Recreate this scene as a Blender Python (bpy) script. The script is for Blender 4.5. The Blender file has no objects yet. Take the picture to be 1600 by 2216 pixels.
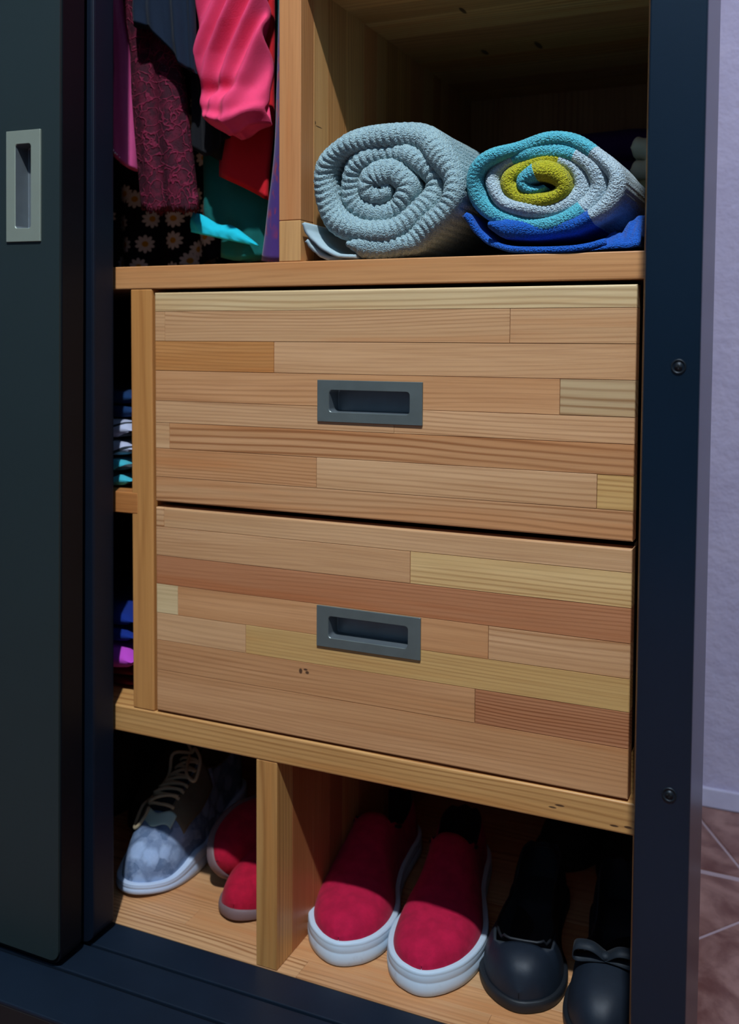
import bpy, bmesh, math, random
import numpy as np
from mathutils import Vector, Matrix, noise
random.seed(7)
SC = bpy.context.scene
COL = SC.collection
PI = math.pi

# ------------------------------------------------------------------ camera
cam_d = bpy.data.cameras.new('camera')
cam = bpy.data.objects.new('camera', cam_d)
COL.objects.link(cam)
SC.camera = cam
Rm = ((0.9169762, 0.3988904, 0.0064091), (0.0257986, -0.0432593, -0.9987307), (-0.3981068, 0.9159777, -0.0499586))
right, down, fwd = [Vector(r) for r in Rm]
m = Matrix.Identity(4)
for i in range(3):
    m[i][0] = right[i]; m[i][1] = -down[i]; m[i][2] = -fwd[i]
m[0][3], m[1][3], m[2][3] = 0.718215, -0.909887, 0.840185
cam.matrix_world = m
cam_d.sensor_fit = 'HORIZONTAL'
cam_d.sensor_width = 36
cam_d.lens = 2088.557 / 1600 * 36
cam_d.shift_x = (800 - 834.54) / 1600
cam_d.shift_y = (846.43 - 1108) / 1600
cam_d.clip_start = 0.02
cam_d.dof.use_dof = True
cam_d.dof.focus_distance = 0.93
cam_d.dof.aperture_fstop = 8.0

# ------------------------------------------------------------------ world, light, exposure
w = bpy.data.worlds.new('world'); SC.world = w; w.use_nodes = True
bg = w.node_tree.nodes['Background']
bg.inputs[0].default_value = (0.42, 0.47, 0.62, 1)
bg.inputs[1].default_value = 0.0
ld = bpy.data.lights.new('ceiling_light', 'POINT')
ld.energy = 322
ld.color = (0.86, 0.93, 1.0)
ld.shadow_soft_size = 0.035
lo = bpy.data.objects.new('ceiling_light', ld); COL.objects.link(lo)
lo.location = (0.85, -1.52, 3.08)
SC.view_settings.view_transform = 'Standard'
SC.view_settings.look = 'None'
SC.view_settings.gamma = 1
SC.view_settings.use_curve_mapping = False
SC.view_settings.exposure = 0.0

# ------------------------------------------------------------------ helpers
def lin(r, g, b):
    f = lambda c: (c / 255 / 12.92) if c / 255 <= 0.04045 else ((c / 255 + 0.055) / 1.055) ** 2.4
    return (f(r), f(g), f(b), 1)

def thing(name, label, cat, loc=(0, 0, 0), rot=(0, 0, 0), group=None):
    o = bpy.data.objects.new(name, None); COL.objects.link(o)
    o.empty_display_size = 0.05
    o.location = loc; o.rotation_euler = rot
    o['label'] = label; o['category'] = cat
    if group: o['group'] = group
    return o

def tag(o, label=None, cat=None, group=None, kind=None):
    for k, v in (('label', label), ('category', cat), ('group', group), ('kind', kind)):
        if v: o[k] = v
    return o

def obj(name, me, mats, parent=None, world=True, color=None, smooth=False):
    """me: bmesh or mesh. world=True: vertices are in world coordinates under an unrotated parent."""
    if isinstance(me, bmesh.types.BMesh):
        mm = bpy.data.meshes.new(name); me.to_mesh(mm); me.free(); me = mm
    o = bpy.data.objects.new(name, me); COL.objects.link(o)
    if not isinstance(mats, (list, tuple)): mats = [mats]
    if len(me.materials) == 0:
        for x in mats: me.materials.append(x)
    if smooth:
        me.polygons.foreach_set('use_smooth', [True] * len(me.polygons))
    if parent:
        o.parent = parent
        if world:
            off = Vector((0, 0, 0)); p = parent
            while p: off += p.location; p = p.parent
            o.location = -off
    if color: o.color = color
    return o

def from_data(verts, faces, midx=None, cols=None):
    me = bpy.data.meshes.new('m')
    me.from_pydata([tuple(v) for v in verts], [], faces)
    if midx is not None: me.polygons.foreach_set('material_index', midx)
    if cols is not None:
        a = me.color_attributes.new('tint', 'FLOAT_COLOR', 'POINT')
        a.data.foreach_set('color', np.asarray(cols, dtype=np.float32).ravel())
    me.update()
    return me

def fix(me):
    bm = bmesh.new(); bm.from_mesh(me)
    bmesh.ops.recalc_face_normals(bm, faces=bm.faces[:])
    bm.to_mesh(me); bm.free(); return me

def box(bm, x0, x1, y0, y1, z0, z1, bev=0.0, seg=2):
    r = bmesh.ops.create_cube(bm, size=1)
    for v in r['verts']:
        v.co = Vector(((x0 + x1) / 2 + v.co.x * (x1 - x0), (y0 + y1) / 2 + v.co.y * (y1 - y0), (z0 + z1) / 2 + v.co.z * (z1 - z0)))
    if bev:
        es = list({e for v in r['verts'] for e in v.link_edges})
        bmesh.ops.bevel(bm, geom=es, offset=bev, segments=seg, affect='EDGES', profile=0.5)
    return bm

def bx(*a, **k):
    return box(bmesh.new(), *a, **k)

def tube(pts, r, n=8, closed=False):
    """a mesh tube along pts; r a number or list"""
    P = [Vector(p) for p in pts]; N = len(P)
    rr = r if isinstance(r, (list, tuple)) else [r] * N
    vs, fs = [], []
    prev = None
    for i, p in enumerate(P):
        a = P[(i + 1) % N] if (i < N - 1 or closed) else P[i]
        b = P[i - 1] if (i > 0 or closed) else P[i]
        t = (a - b).normalized()
        if prev is None:
            up = Vector((0, 0, 1)) if abs(t.z) < 0.9 else Vector((1, 0, 0))
            u = t.cross(up).normalized()
        else:
            u = (prev - t * prev.dot(t)).normalized()
        prev = u; v = t.cross(u)
        for k in range(n):
            an = 2 * PI * k / n
            vs.append(p + (u * math.cos(an) + v * math.sin(an)) * rr[i])
    M = N if closed else N - 1
    for i in range(M):
        for k in range(n):
            j = (i + 1) % N
            fs.append((i * n + k, i * n + (k + 1) % n, j * n + (k + 1) % n, j * n + k))
    if not closed:
        fs.append(tuple(range(n))[::-1]); fs.append(tuple((N - 1) * n + k for k in range(n)))
    return from_data(vs, fs)

def spline(pts, n):
    """Catmull-Rom through pts"""
    P = [Vector(p) for p in pts]; P = [P[0] * 2 - P[1]] + P + [P[-1] * 2 - P[-2]]
    out = []
    S = len(P) - 3
    for i in range(n):
        t = i / (n - 1) * S; k = min(int(t), S - 1); t -= k
        a, b, c, d = P[k:k + 4]
        out.append(0.5 * ((2 * b) + (c - a) * t + (2 * a - 5 * b + 4 * c - d) * t * t + (3 * b - a - 3 * c + d) * t ** 3))
    return out

def interp(tab, s):
    for i in range(len(tab) - 1):
        if s <= tab[i + 1][0]:
            a, b = tab[i], tab[i + 1]
            t = (s - a[0]) / max(1e-9, b[0] - a[0])
            return a[1] + (b[1] - a[1]) * t
    return tab[-1][1]

def sinterp(tab, s):
    """smooth (Catmull-Rom) table lookup"""
    n = len(tab)
    for i in range(n - 1):
        if s <= tab[i + 1][0] or i == n - 2:
            x0, y0 = tab[i]; x1, y1 = tab[i + 1]
            h = x1 - x0; t = (s - x0) / h
            m0 = (y1 - tab[i - 1][1]) / (x1 - tab[i - 1][0]) if i > 0 else (y1 - y0) / h
            m1 = (tab[i + 2][1] - y0) / (tab[i + 2][0] - x0) if i < n - 2 else (y1 - y0) / h
            return (2 * t ** 3 - 3 * t * t + 1) * y0 + (t ** 3 - 2 * t * t + t) * h * m0 + (-2 * t ** 3 + 3 * t * t) * y1 + (t ** 3 - t * t) * h * m1

def nz(x, y=0.0, z=0.0):
    return noise.noise(Vector((x, y, z)))

# ------------------------------------------------------------------ materials
class NT:
    def __init__(s, name):
        s.m = bpy.data.materials.new(name); s.m.use_nodes = True
        s.t = s.m.node_tree; s.b = s.t.nodes['Principled BSDF']
    def n(s, typ, **k):
        nd = s.t.nodes.new(typ)
        for a, v in k.items(): setattr(nd, a, v)
        return nd
    def set(s, nd, i, v):
        if hasattr(v, 'is_linked') or hasattr(v, 'links'): s.t.links.new(v, nd.inputs[i])
        else: nd.inputs[i].default_value = v
        return nd
    def math(s, op, a, b=0.0, c=None):
        nd = s.n('ShaderNodeMath', operation=op); s.set(nd, 0, a); s.set(nd, 1, b)
        if c is not None: s.set(nd, 2, c)
        return nd.outputs[0]
    def mix(s, f, a, b, mode='MIX'):
        nd = s.n('ShaderNodeMix', data_type='RGBA', blend_type=mode)
        s.set(nd, 0, f); s.set(nd, 6, a); s.set(nd, 7, b); return nd.outputs[2]
    def noise(s, vec, scale, detail=3, rough=0.5, dist=0.0):
        nd = s.n('ShaderNodeTexNoise'); s.set(nd, 'Vector', vec); s.set(nd, 'Scale', scale)
        s.set(nd, 'Detail', detail); s.set(nd, 'Roughness', rough); s.set(nd, 'Distortion', dist)
        return nd.outputs['Fac']
    def map(s, vec, scale=(1, 1, 1), loc=(0, 0, 0), rot=(0, 0, 0)):
        nd = s.n('ShaderNodeMapping'); s.set(nd, 'Vector', vec)
        s.set(nd, 'Scale', scale); s.set(nd, 'Location', loc); s.set(nd, 'Rotation', rot); return nd.outputs[0]
    def ramp(s, f, a, b):
        nd = s.n('ShaderNodeMapRange', interpolation_type='SMOOTHSTEP'); s.set(nd, 0, f); s.set(nd, 1, a); s.set(nd, 2, b); return nd.outputs[0]
    def coord(s): return s.n('ShaderNodeTexCoord').outputs['Object']
    def bump(s, h, strength, dist):
        nd = s.n('ShaderNodeBump'); s.set(nd, 'Height', h); s.set(nd, 'Strength', strength); s.set(nd, 'Distance', dist)
        s.t.links.new(nd.outputs[0], s.b.inputs['Normal'])
    def out(s, color=None, rough=None, **k):
        if color is not None: s.set(s.b, 'Base Color', color)
        if rough is not None: s.set(s.b, 'Roughness', rough)
        for a, v in k.items(): s.set(s.b, a.replace('_', ' '), v)
        return s.m

def wood(axis, knots=None, name='wood', ring=1.0, gloss=0.36, pitch=0.0056):
    """varnished pine; grain runs along axis; base colour is the object colour, each piece gets its own offset"""
    s = NT(name + '_' + axis)
    oi = s.n('ShaderNodeObjectInfo')
    co = s.coord()
    off = s.n('ShaderNodeCombineXYZ')
    for k, f in enumerate((7.3, 11.1, 5.7)): s.set(off, k, s.math('MULTIPLY', oi.outputs['Random'], f))
    ad = s.n('ShaderNodeVectorMath', operation='ADD'); s.set(ad, 0, co); s.set(ad, 1, off.outputs[0])
    v = ad.outputs[0]
    i = 'xyz'.index(axis)
    def sc(a, c): return tuple(a if k == i else c for k in range(3))
    sep = s.n('ShaderNodeSeparateXYZ'); s.set(sep, 0, v)
    others = [k for k in range(3) if k != i]
    wn = s.n('ShaderNodeTexWhiteNoise', noise_dimensions='1D'); s.set(wn, 'W', s.math('MULTIPLY', oi.outputs['Random'], 91.7))
    wc = s.n('ShaderNodeSeparateColor'); s.set(wc, 0, wn.outputs['Color'])
    wob = s.noise(s.map(v, sc(1.3, 7)), 1.0, 2, 0.5)
    wob2 = s.noise(s.map(v, sc(5, 60)), 1.0, 2, 0.5)
    ac = s.math('ADD', s.math('MULTIPLY', sep.outputs[others[1]], 1.0), s.math('MULTIPLY', sep.outputs[others[0]], 0.55))
    ac = s.math('ADD', ac, s.math('MULTIPLY', wob, 0.050))
    ac = s.math('ADD', ac, s.math('MULTIPLY', wob2, 0.0045))
    fr = s.math('MULTIPLY_ADD', wc.outputs[0], 0.9, 0.65)
    ph = s.math('MULTIPLY', s.math('MULTIPLY', ac, 2 * PI / pitch), fr)
    sn = s.math('MULTIPLY_ADD', s.math('SINE', ph), 0.5, 0.5)
    rings = s.math('POWER', sn, 3.0)
    amp = s.math('MULTIPLY', s.ramp(s.noise(s.map(v, sc(1.0, 22)), 1.0, 2), 0.30, 0.72), s.math('MULTIPLY_ADD', wc.outputs[1], 0.8 * ring, 0.42 * ring))
    fib = s.noise(s.map(v, sc(9, 420)), 1.0, 3, 0.6)
    broad = s.noise(s.map(v, sc(1.6, 34)), 1.0, 3, 0.6)
    base = oi.outputs['Color']
    dark = s.mix(1.0, base, (0.56, 0.41, 0.31, 1), 'MULTIPLY')
    light = s.mix(1.0, base, (1.12, 1.17, 1.24, 1), 'MULTIPLY')
    redd = s.mix(1.0, base, (0.97, 0.84, 0.74, 1), 'MULTIPLY')
    c = s.mix(s.ramp(broad, 0.46, 0.68), base, light)
    c = s.mix(s.ramp(broad, 0.48, 0.30), c, redd)
    c = s.mix(s.math('MULTIPLY', rings, amp), c, dark)
    c = s.mix(s.math('MULTIPLY', s.ramp(fib, 0.4, 0.75), 0.30), c, dark)
    if knots:
        for (ax, a0, b0, ra, rb) in knots:
            w_ = s.n('ShaderNodeSeparateXYZ'); s.set(w_, 0, co)
            ia, ib = [k for k in range(3) if k != 'xyz'.index(ax)]
            da = s.math('DIVIDE', s.math('SUBTRACT', w_.outputs[ia], a0), ra)
            db = s.math('DIVIDE', s.math('SUBTRACT', w_.outputs[ib], b0), rb)
            d2 = s.math('ADD', s.math('MULTIPLY', da, da), s.math('MULTIPLY', db, db))
            c = s.mix(s.math('MULTIPLY', s.ramp(d2, 1.3, 0.4), 0.88), c, (0.045, 0.018, 0.01, 1))
    s.bump(s.math('ADD', s.math('MULTIPLY', fib, 0.5), s.math('MULTIPLY', rings, 0.5)), 0.12, 0.0006)
    rg = s.math('MULTIPLY_ADD', fib, 0.14, gloss)
    return s.out(c, rg, Specular_IOR_Level=0.42)

W_X = wood('x'); W_Z = wood('z', ring=0.7)
W_XK = wood('x', name='knotty_wood', knots=[('y', 0.2245, 0.4838, 0.0022, 0.0032), ('y', 0.2305, 0.4862, 0.0026, 0.0012), ('y', 0.2325, 0.4832, 0.0024, 0.0018)])
W_XS = wood('x', name='shelf_wood', pitch=0.008, ring=1.1, knots=[('y', 0.5105, 0.3922, 0.005, 0.0011), ('y', 0.5035, 0.3890, 0.0042, 0.001), ('y', 0.563, 0.3830, 0.0045, 0.0011), ('y', 0.576, 0.3842, 0.004, 0.0013)])
W_ZK = wood('z', name='marked_wood', ring=0.8, knots=[('x', 0.0415, 1.0757, 0.0085, 0.0007), ('x', 0.0335, 1.0786, 0.0012, 0.0022)])
W_XC = wood('x', name='ceiling_wood', ring=0.8, knots=[('z', 0.322, 0.322, 0.004, 0.013), ('z', 0.3946, 0.319, 0.004, 0.017), ('z', 0.347, 0.16, 0.003, 0.012)])

def plain(name, col, rough=0.5, metallic=0.0, bump=None, spec=0.5, var=0.0, **k):
    s = NT(name); c = col
    co = s.coord()
    if var:
        f = s.noise(co, k.pop('vscale', 30), 4, 0.6)
        c = s.mix(f, tuple(x * (1 - var) for x in col[:3]) + (1,), tuple(min(1, x * (1 + var)) for x in col[:3]) + (1,))
    if bump: s.bump(s.noise(co, bump[0], 4, 0.6), bump[1], bump[2])
    return s.out(c, rough, Metallic=metallic, Specular_IOR_Level=spec, **k)

def fabric(name, col, thread=1400, strength=0.35, rough=0.9, var=0.12, sheen=0.03):
    s = NT(name); co = s.coord()
    wv = s.noise(co, float(thread), 2, 0.5)
    f = s.noise(co, 60, 4, 0.6)
    c = s.mix(f, tuple(x * (1 - var) for x in col[:3]) + (1,), tuple(min(1, x * (1 + var)) for x in col[:3]) + (1,))
    h = s.math('ADD', s.math('MULTIPLY', wv, 0.3), s.noise(co, 500, 3, 0.6))
    s.bump(h, strength, 0.0008)
    return s.out(c, rough, Sheen_Weight=sheen, Sheen_Roughness=0.5, Specular_IOR_Level=0.25)

def terry(name, col=None):
    s = NT(name); co = s.coord()
    vo = s.n('ShaderNodeTexVoronoi'); s.set(vo, 'Vector', co); s.set(vo, 'Scale', 620.0)
    nn = s.noise(co, 260, 4, 0.65)
    h = s.math('SUBTRACT', nn, s.math('MULTIPLY', vo.outputs['Distance'], 0.9))
    if col is None:
        at = s.n('ShaderNodeAttribute', attribute_type='GEOMETRY', attribute_name='tint'); base = at.outputs['Color']
    else:
        base = col
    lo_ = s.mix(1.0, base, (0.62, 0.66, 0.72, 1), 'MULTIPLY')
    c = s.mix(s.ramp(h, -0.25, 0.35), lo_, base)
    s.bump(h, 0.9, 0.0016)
    return s.out(c, 0.95, Sheen_Weight=0.12, Sheen_Roughness=0.6, Specular_IOR_Level=0.15)

M = {}
M['post'] = plain('black_lacquer', lin(9, 26, 40), 0.26, spec=0.55, var=0.15, vscale=8)
M['door_face'] = plain('dark_door_laminate', lin(38, 49, 49), 0.42, spec=0.45, var=0.08, vscale=6)
M['rear_door'] = plain('rear_door_blue_black', lin(12, 22, 36), 0.5, spec=0.25, var=0.25, vscale=20)
M['door_edge'] = plain('door_edge_black', lin(7, 9, 16), 0.55, spec=0.2, var=0.3, vscale=20)
M['track'] = plain('dark_track', lin(20, 32, 46), 0.42, spec=0.4, var=0.25, vscale=25, bump=(60, 0.1, 0.001))
M['track_face'] = plain('brown_black_board', lin(24, 18, 18), 0.6, var=0.2)
M['groove'] = plain('groove_black', lin(6, 7, 9), 0.7)
M['steel'] = plain('brushed_steel_light', lin(150, 158, 142), 0.5, metallic=0.35, spec=0.5, var=0.05, vscale=40)
M['screw'] = plain('dark_screw', lin(30, 36, 42), 0.45, metallic=0.5)
M['inner'] = plain('drawer_box_wood', lin(70, 45, 25), 0.7)
M['seam'] = plain('glue_seam', lin(96, 58, 34), 0.7)

def steel_dark(name, c0):
    s = NT(name); co = s.coord()
    b = s.noise(s.map(co, (8, 8, 700)), 1.0, 3, 0.6)
    n2 = s.noise(co, 45, 3, 0.6)
    c = s.mix(n2, tuple(x * 0.85 for x in c0[:3]) + (1,), tuple(x * 1.15 for x in c0[:3]) + (1,))
    s.bump(b, 0.08, 0.0004)
    return s.out(c, s.math('MULTIPLY_ADD', n2, 0.2, 0.32), Metallic=0.45)
M['pull'] = steel_dark('antique_nickel', lin(112, 120, 116))
M['cup'] = steel_dark('antique_nickel_cup', lin(120, 128, 132))

# ------------------------------------------------------------------ the setting: floor, wall
FZ = 0.08
s = NT('plaster_lavender'); co = s.coord()
hh = s.math('ADD', s.noise(co, 45, 5, 0.65), s.math('MULTIPLY', s.noise(co, 9, 2), 0.6))
s.bump(hh, 0.55, 0.006)
plaster = s.out(s.mix(s.noise(co, 12, 4), lin(150, 142, 170), lin(176, 168, 192)), 0.85)
wb = obj('wall_back', bx(-2.0, 2.6, 0.735, 0.80, FZ - 0.02, 3.2), plaster); tag(wb, kind='structure')
s = NT('plaster_base'); co = s.coord()
s.bump(s.noise(co, 60, 4), 0.3, 0.004)
pb = s.out(s.mix(s.noise(co, 20, 3), lin(160, 156, 182), lin(184, 180, 204)), 0.7)
room = plain('plain_wall_paint', lin(60, 84, 104), 0.9)
for nm, a in (('wall_front', (-2.0, 2.6, -2.75, -2.7, FZ - 0.02, 3.2)), ('wall_left', (-2.0, -1.95, -2.7, 0.735, FZ - 0.02, 3.2)), ('wall_right', (2.55, 2.6, -2.7, 0.735, FZ - 0.02, 3.2)), ('ceiling', (-2.0, 2.6, -2.75, 0.8, 3.2, 3.25))):
    tag(obj(nm, bx(*a), room), kind='structure')
bb = obj('baseboard_back', bx(-1.94, 2.54, 0.727, 0.735, FZ, FZ + 0.032, bev=0.002), pb); tag(bb, kind='structure')
grout = plain('grout', lin(150, 132, 140), 0.9, bump=(300, 0.3, 0.001))
floor = obj('floor', bx(-2.0, 2.6, -2.7, 0.735, FZ - 0.05, FZ - 0.0015), grout); tag(floor, kind='structure')
s = NT('terracotta_tile'); co = s.coord(); oi = s.n('ShaderNodeObjectInfo')
n1 = s.noise(co, 14, 5, 0.6, 0.6); n2 = s.noise(co, 60, 4, 0.6)
c = s.mix(s.ramp(n1, 0.32, 0.68), lin(92, 54, 46), lin(148, 112, 104))
c = s.mix(s.math('MULTIPLY', n2, 0.35), c, lin(70, 40, 40))
s.bump(n2, 0.15, 0.001)
tile_m = s.out(c, 0.33, Specular_IOR_Level=0.5)

def clip(poly, nx, ny, d):
    out = []
    for i in range(len(poly)):
        a, b = poly[i], poly[(i + 1) % len(poly)]
        da = nx * a[0] + ny * a[1] - d; db = nx * b[0] + ny * b[1] - d
        if da <= 0: out.append(a)
        if (da < 0 < db) or (db < 0 < da):
            t = da / (da - db); out.append((a[0] + (b[0] - a[0]) * t, a[1] + (b[1] - a[1]) * t))
    return out

def tiles(p0, ang, size, region, gap):
    ux, uy = math.cos(ang), math.sin(ang); vx, vy = -uy, ux
    for i in range(-12, 13):
        for j in range(-12, 13):
            q = []
            for a, b in ((0, 0), (1, 0), (1, 1), (0, 1)):
                s_ = size * (i + a) + (gap if a == 0 else -gap); t_ = size * (j + b) + (gap if b == 0 else -gap)
                q.append((p0[0] + ux * s_ + vx * t_, p0[1] + uy * s_ + vy * t_))
            for (nx_, ny_, d_) in region:
                q = clip(q, nx_, ny_, d_)
                if len(q) < 3: break
            if len(q) < 3: continue
            area = abs(sum(q[k][0] * q[(k + 1) % len(q)][1] - q[(k + 1) % len(q)][0] * q[k][1] for k in range(len(q)))) / 2
            if area < 0.0008: continue
            bm = bmesh.new()
            lo_ = [bm.verts.new((x, y, FZ - 0.0015)) for x, y in q]
            cx = sum(x for x, y in q) / len(q); cy = sum(y for x, y in q) / len(q)
            hi = [bm.verts.new((x + (cx - x) * 0.006, y + (cy - y) * 0.006, FZ)) for x, y in q]
            bm.faces.new(hi)
            for k in range(len(q)):
                bm.faces.new((lo_[k], lo_[(k + 1) % len(q)], hi[(k + 1) % len(q)], hi[k]))
            bmesh.ops.recalc_face_normals(bm, faces=bm.faces[:])
            obj('tile', bm, tile_m, floor)
tiles((0.6071 - 0.165 * math.cos(math.radians(52)), 0.3491 - 0.165 * math.sin(math.radians(52))), math.radians(52), 0.33, [(0, 1, 0.515), (0, -1, 2.6), (1, 0, 2.4), (-1, 0, 1.9)], 0.0022)
tiles((0.5869 + 0.165 * math.cos(math.radians(-62)), 0.6739 + 0.165 * math.sin(math.radians(-62))), math.radians(-62), 0.33, [(0, 1, 0.727), (0, -1, -0.528), (1, 0, 1.6), (-1, 0, 0.2)], 0.0022)

# ------------------------------------------------------------------ the wardrobe
WR = thing('wardrobe', 'dark framed sliding-door wardrobe of varnished pine with two drawers, shelves and open compartments', 'wardrobe', (0.0, 0.29, FZ))
PAL = dict(tan=lin(212, 160, 112), red=lin(208, 150, 100), pale=lin(222, 190, 140), yellow=lin(214, 168, 104), pink=lin(212, 162, 114),
           dark=lin(190, 126, 84), cream=lin(224, 182, 122), amber=lin(202, 138, 78), grey=lin(204, 172, 128))

def stave(parent, x0, x1, z0, z1, col, mat=None, y0=0.0, y1=0.018, cl=0.00025, cr=0.00025, cb=0.00025, ct=0.00025, hole=None, gap=0.00018, name='stave'):
    """board of an edge-glued front facing -y; chamfer per side; optional rectangular cut-out (x0,x1,z0,z1)"""
    bm = bmesh.new()
    x0 += gap; x1 -= gap; z0 += gap; z1 -= gap
    y0 = y0 + random.uniform(-0.00012, 0.00012)
    def core(a0, a1, b0, b1, el, er, eb, et):
        o_ = [(a0, b0), (a1, b0), (a1, b1), (a0, b1)]
        i_ = [(a0 + el, b0 + eb), (a1 - er, b0 + eb), (a1 - er, b1 - et), (a0 + el, b1 - et)]
        c = max(el, er, eb, et, 0.0001)
        B = [bm.verts.new((x, y1, z)) for x, z in o_]
        Mv = [bm.verts.new((x, y0 + c, z)) for x, z in o_]
        K = [bm.verts.new((o_[k][0] + (i_[k][0] - o_[k][0]) * 0.3, y0 + c * 0.3, o_[k][1] + (i_[k][1] - o_[k][1]) * 0.3)) for k in range(4)]
        F = [bm.verts.new((x, y0, z)) for x, z in i_]
        for k in range(4):
            j = (k + 1) % 4
            bm.faces.new((B[k], B[j], Mv[j], Mv[k])); bm.faces.new((Mv[k], Mv[j], K[j], K[k])); bm.faces.new((K[k], K[j], F[j], F[k]))
        bm.faces.new(F); bm.faces.new(B[::-1])
    if hole and hole[0] < x1 and hole[1] > x0 and hole[2] < z1 and hole[3] > z0:
        ha, hb = max(x0, hole[0]), min(x1, hole[1]); hc, hd = max(z0, hole[2]), min(z1, hole[3])
        if ha > x0: core(x0, ha, z0, z1, cl, 0, cb, ct)
        if hb < x1: core(hb, x1, z0, z1, 0, cr, cb, ct)
        if hc > z0: core(ha, hb, z0, hc, 0, 0, cb, 0)
        if hd < z1: core(ha, hb, hd, z1, 0, 0, 0, ct)
    else:
        core(x0, x1, z0, z1, cl, cr, cb, ct)
    return obj(name, bm, mat or W_X, parent, color=col)

def jit(c, a=0.06):
    f = 1 + random.uniform(-a, a); g = random.uniform(-a, a) * 0.4
    return (c[0] * f, c[1] * f * (1 - g), c[2] * f * (1 - 2 * g), 1)

def flush_pull(parent, cx, cz, wd, ht, hw, hh_, y, depth, mat_p, mat_c, rad=0.004, label=None, vertical=False):
    """flush pull with rounded opening and a recessed cup, as plate and cup"""
    def rr(w_, h_, r, n=6):
        pts = []
        for (sx, sz, a0) in ((1, -1, -90), (1, 1, 0), (-1, 1, 90), (-1, -1, 180)):
            for k in range(n + 1):
                a = math.radians(a0 + 90 * k / n)
                pts.append((cx + sx * (w_ / 2 - r) + r * math.cos(a), cz + sz * (h_ / 2 - r) + r * math.sin(a)))
        return pts
    n = 28
    outer = rr(wd, ht, 0.0006); outb = rr(wd - 0.0008, ht - 0.0008, 0.0004)
    inner = rr(hw, hh_, rad); inn2 = rr(hw - 0.0010, hh_ - 0.0010, rad)
    t = 0.0022
    vs, fs = [], []
    for pts, yy in ((outer, y), (outer, y - t + 0.0004), (outb, y - t), (inner, y - t), (inn2, y - t + 0.0006), (inn2, y + 0.001)):
        vs += [(x, yy, z) for x, z in pts]
    for r in range(5):
        for k in range(n):
            j = (k + 1) % n
            fs.append((r * n + k, r * n + j, (r + 1) * n + j, (r + 1) * n + k))
    pl = obj('pull_plate' if not parent.name.startswith('sliding') else 'door_pull', fix(from_data(vs, fs)), mat_p, parent)
    if label: pl['label'] = label
    vs, fs = [], []
    cup = rr(hw - 0.0011, hh_ - 0.0011, rad); cup2 = rr(hw - 0.003, hh_ - 0.003, rad * 0.8)
    for pts, yy in ((cup, y - t + 0.0008), (cup, y + depth - 0.001), (cup2, y + depth)):
        vs += [(x, yy, z) for x, z in pts]
    for r in range(2):
        for k in range(n):
            j = (k + 1) % n
            fs.append((r * n + k, (r + 1) * n + k, (r + 1) * n + j, r * n + j))
    fs.append(tuple(2 * n + k for k in range(n)))
    cu = obj('pull_cup' if not parent.name.startswith('sliding') else 'pull_cup', from_data(vs, fs), mat_c, parent)
    so = cu.modifiers.new('solid', 'SOLIDIFY'); so.thickness = 0.0008; so.offset = 1
    return pl

def drawer(x0, x1, z0, z1, rows, hcx, hcz):
    bm = bmesh.new()
    # the drawer box behind its front: bottom, sides, back
    yb0, yb1 = 0.0181, 0.50
    box(bm, x0 + 0.014, x0 + 0.026, yb0, yb1, z0 + 0.012, z1 - 0.02)
    box(bm, x1 - 0.026, x1 - 0.014, yb0, yb1, z0 + 0.012, z1 - 0.02)
    box(bm, x0 + 0.026, x1 - 0.026, yb1 - 0.012, yb1, z0 + 0.012, z1 - 0.02)
    box(bm, x0 + 0.026, x1 - 0.026, yb0, yb1 - 0.012, z0 + 0.012, z0 + 0.02)
    d = obj('drawer', bm, M['inner'], WR)
    hole = (hcx - 0.0466, hcx + 0.0466, hcz - 0.0126, hcz + 0.0126)
    # thin glue seam board behind the staves (with the same cut-out)
    for k, row in enumerate(rows):
        zt, zb, pieces = row
        for j, (a, b, col, rg) in enumerate(pieces):
            e = 0.0016
            st = stave(d, a, b, zb, zt, jit(PAL[col], 0.03), W_XK if rg == 'k' else W_X,
                       cl=e if a <= x0 + 1e-4 else 0.00022, cr=e if b >= x1 - 1e-4 else 0.00022,
                       ct=e if k == 0 else 0.00022, cb=e if k == len(rows) - 1 else 0.00022, hole=hole, name='front_stave')
    flush_pull(d, hcx, hcz, 0.1195, 0.0442, 0.0925, 0.0242, -0.0002, 0.0205, M['pull'], M['cup'], 0.004)
    return d

D0, D1 = 0.0338, 0.5752
rows1 = [
    (0.8958, 0.8743, [(D0, D1, 'pale', '')]),
    (0.8743, 0.8407, [(D0, 0.0482, 'pink', ''), (0.0482, 0.4542, 'pink', ''), (0.4542, D1, 'pink', '')]),
    (0.8407, 0.8070, [(D0, 0.1908, 'amber', ''), (0.1908, D1, 'tan', '')]),
    (0.8070, 0.7725, [(D0, 0.5043, 'red', ''), (0.5043, D1, 'grey', '')]),
    (0.7725, 0.7473, [(D0, 0.3326, 'tan', ''), (0.3326, D1, 'tan', '')]),
    (0.7473, 0.7178, [(D0, 0.0538, 'pink', ''), (0.0538, D1, 'red', '')]),
    (0.7178, 0.6850, [(D0, 0.2430, 'red', ''), (0.2430, 0.5410, 'pink', ''), (0.5410, D1, 'yellow', '')]),
    (0.6850, 0.6560, [(D0, D1, 'tan', '')]),
]
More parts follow.
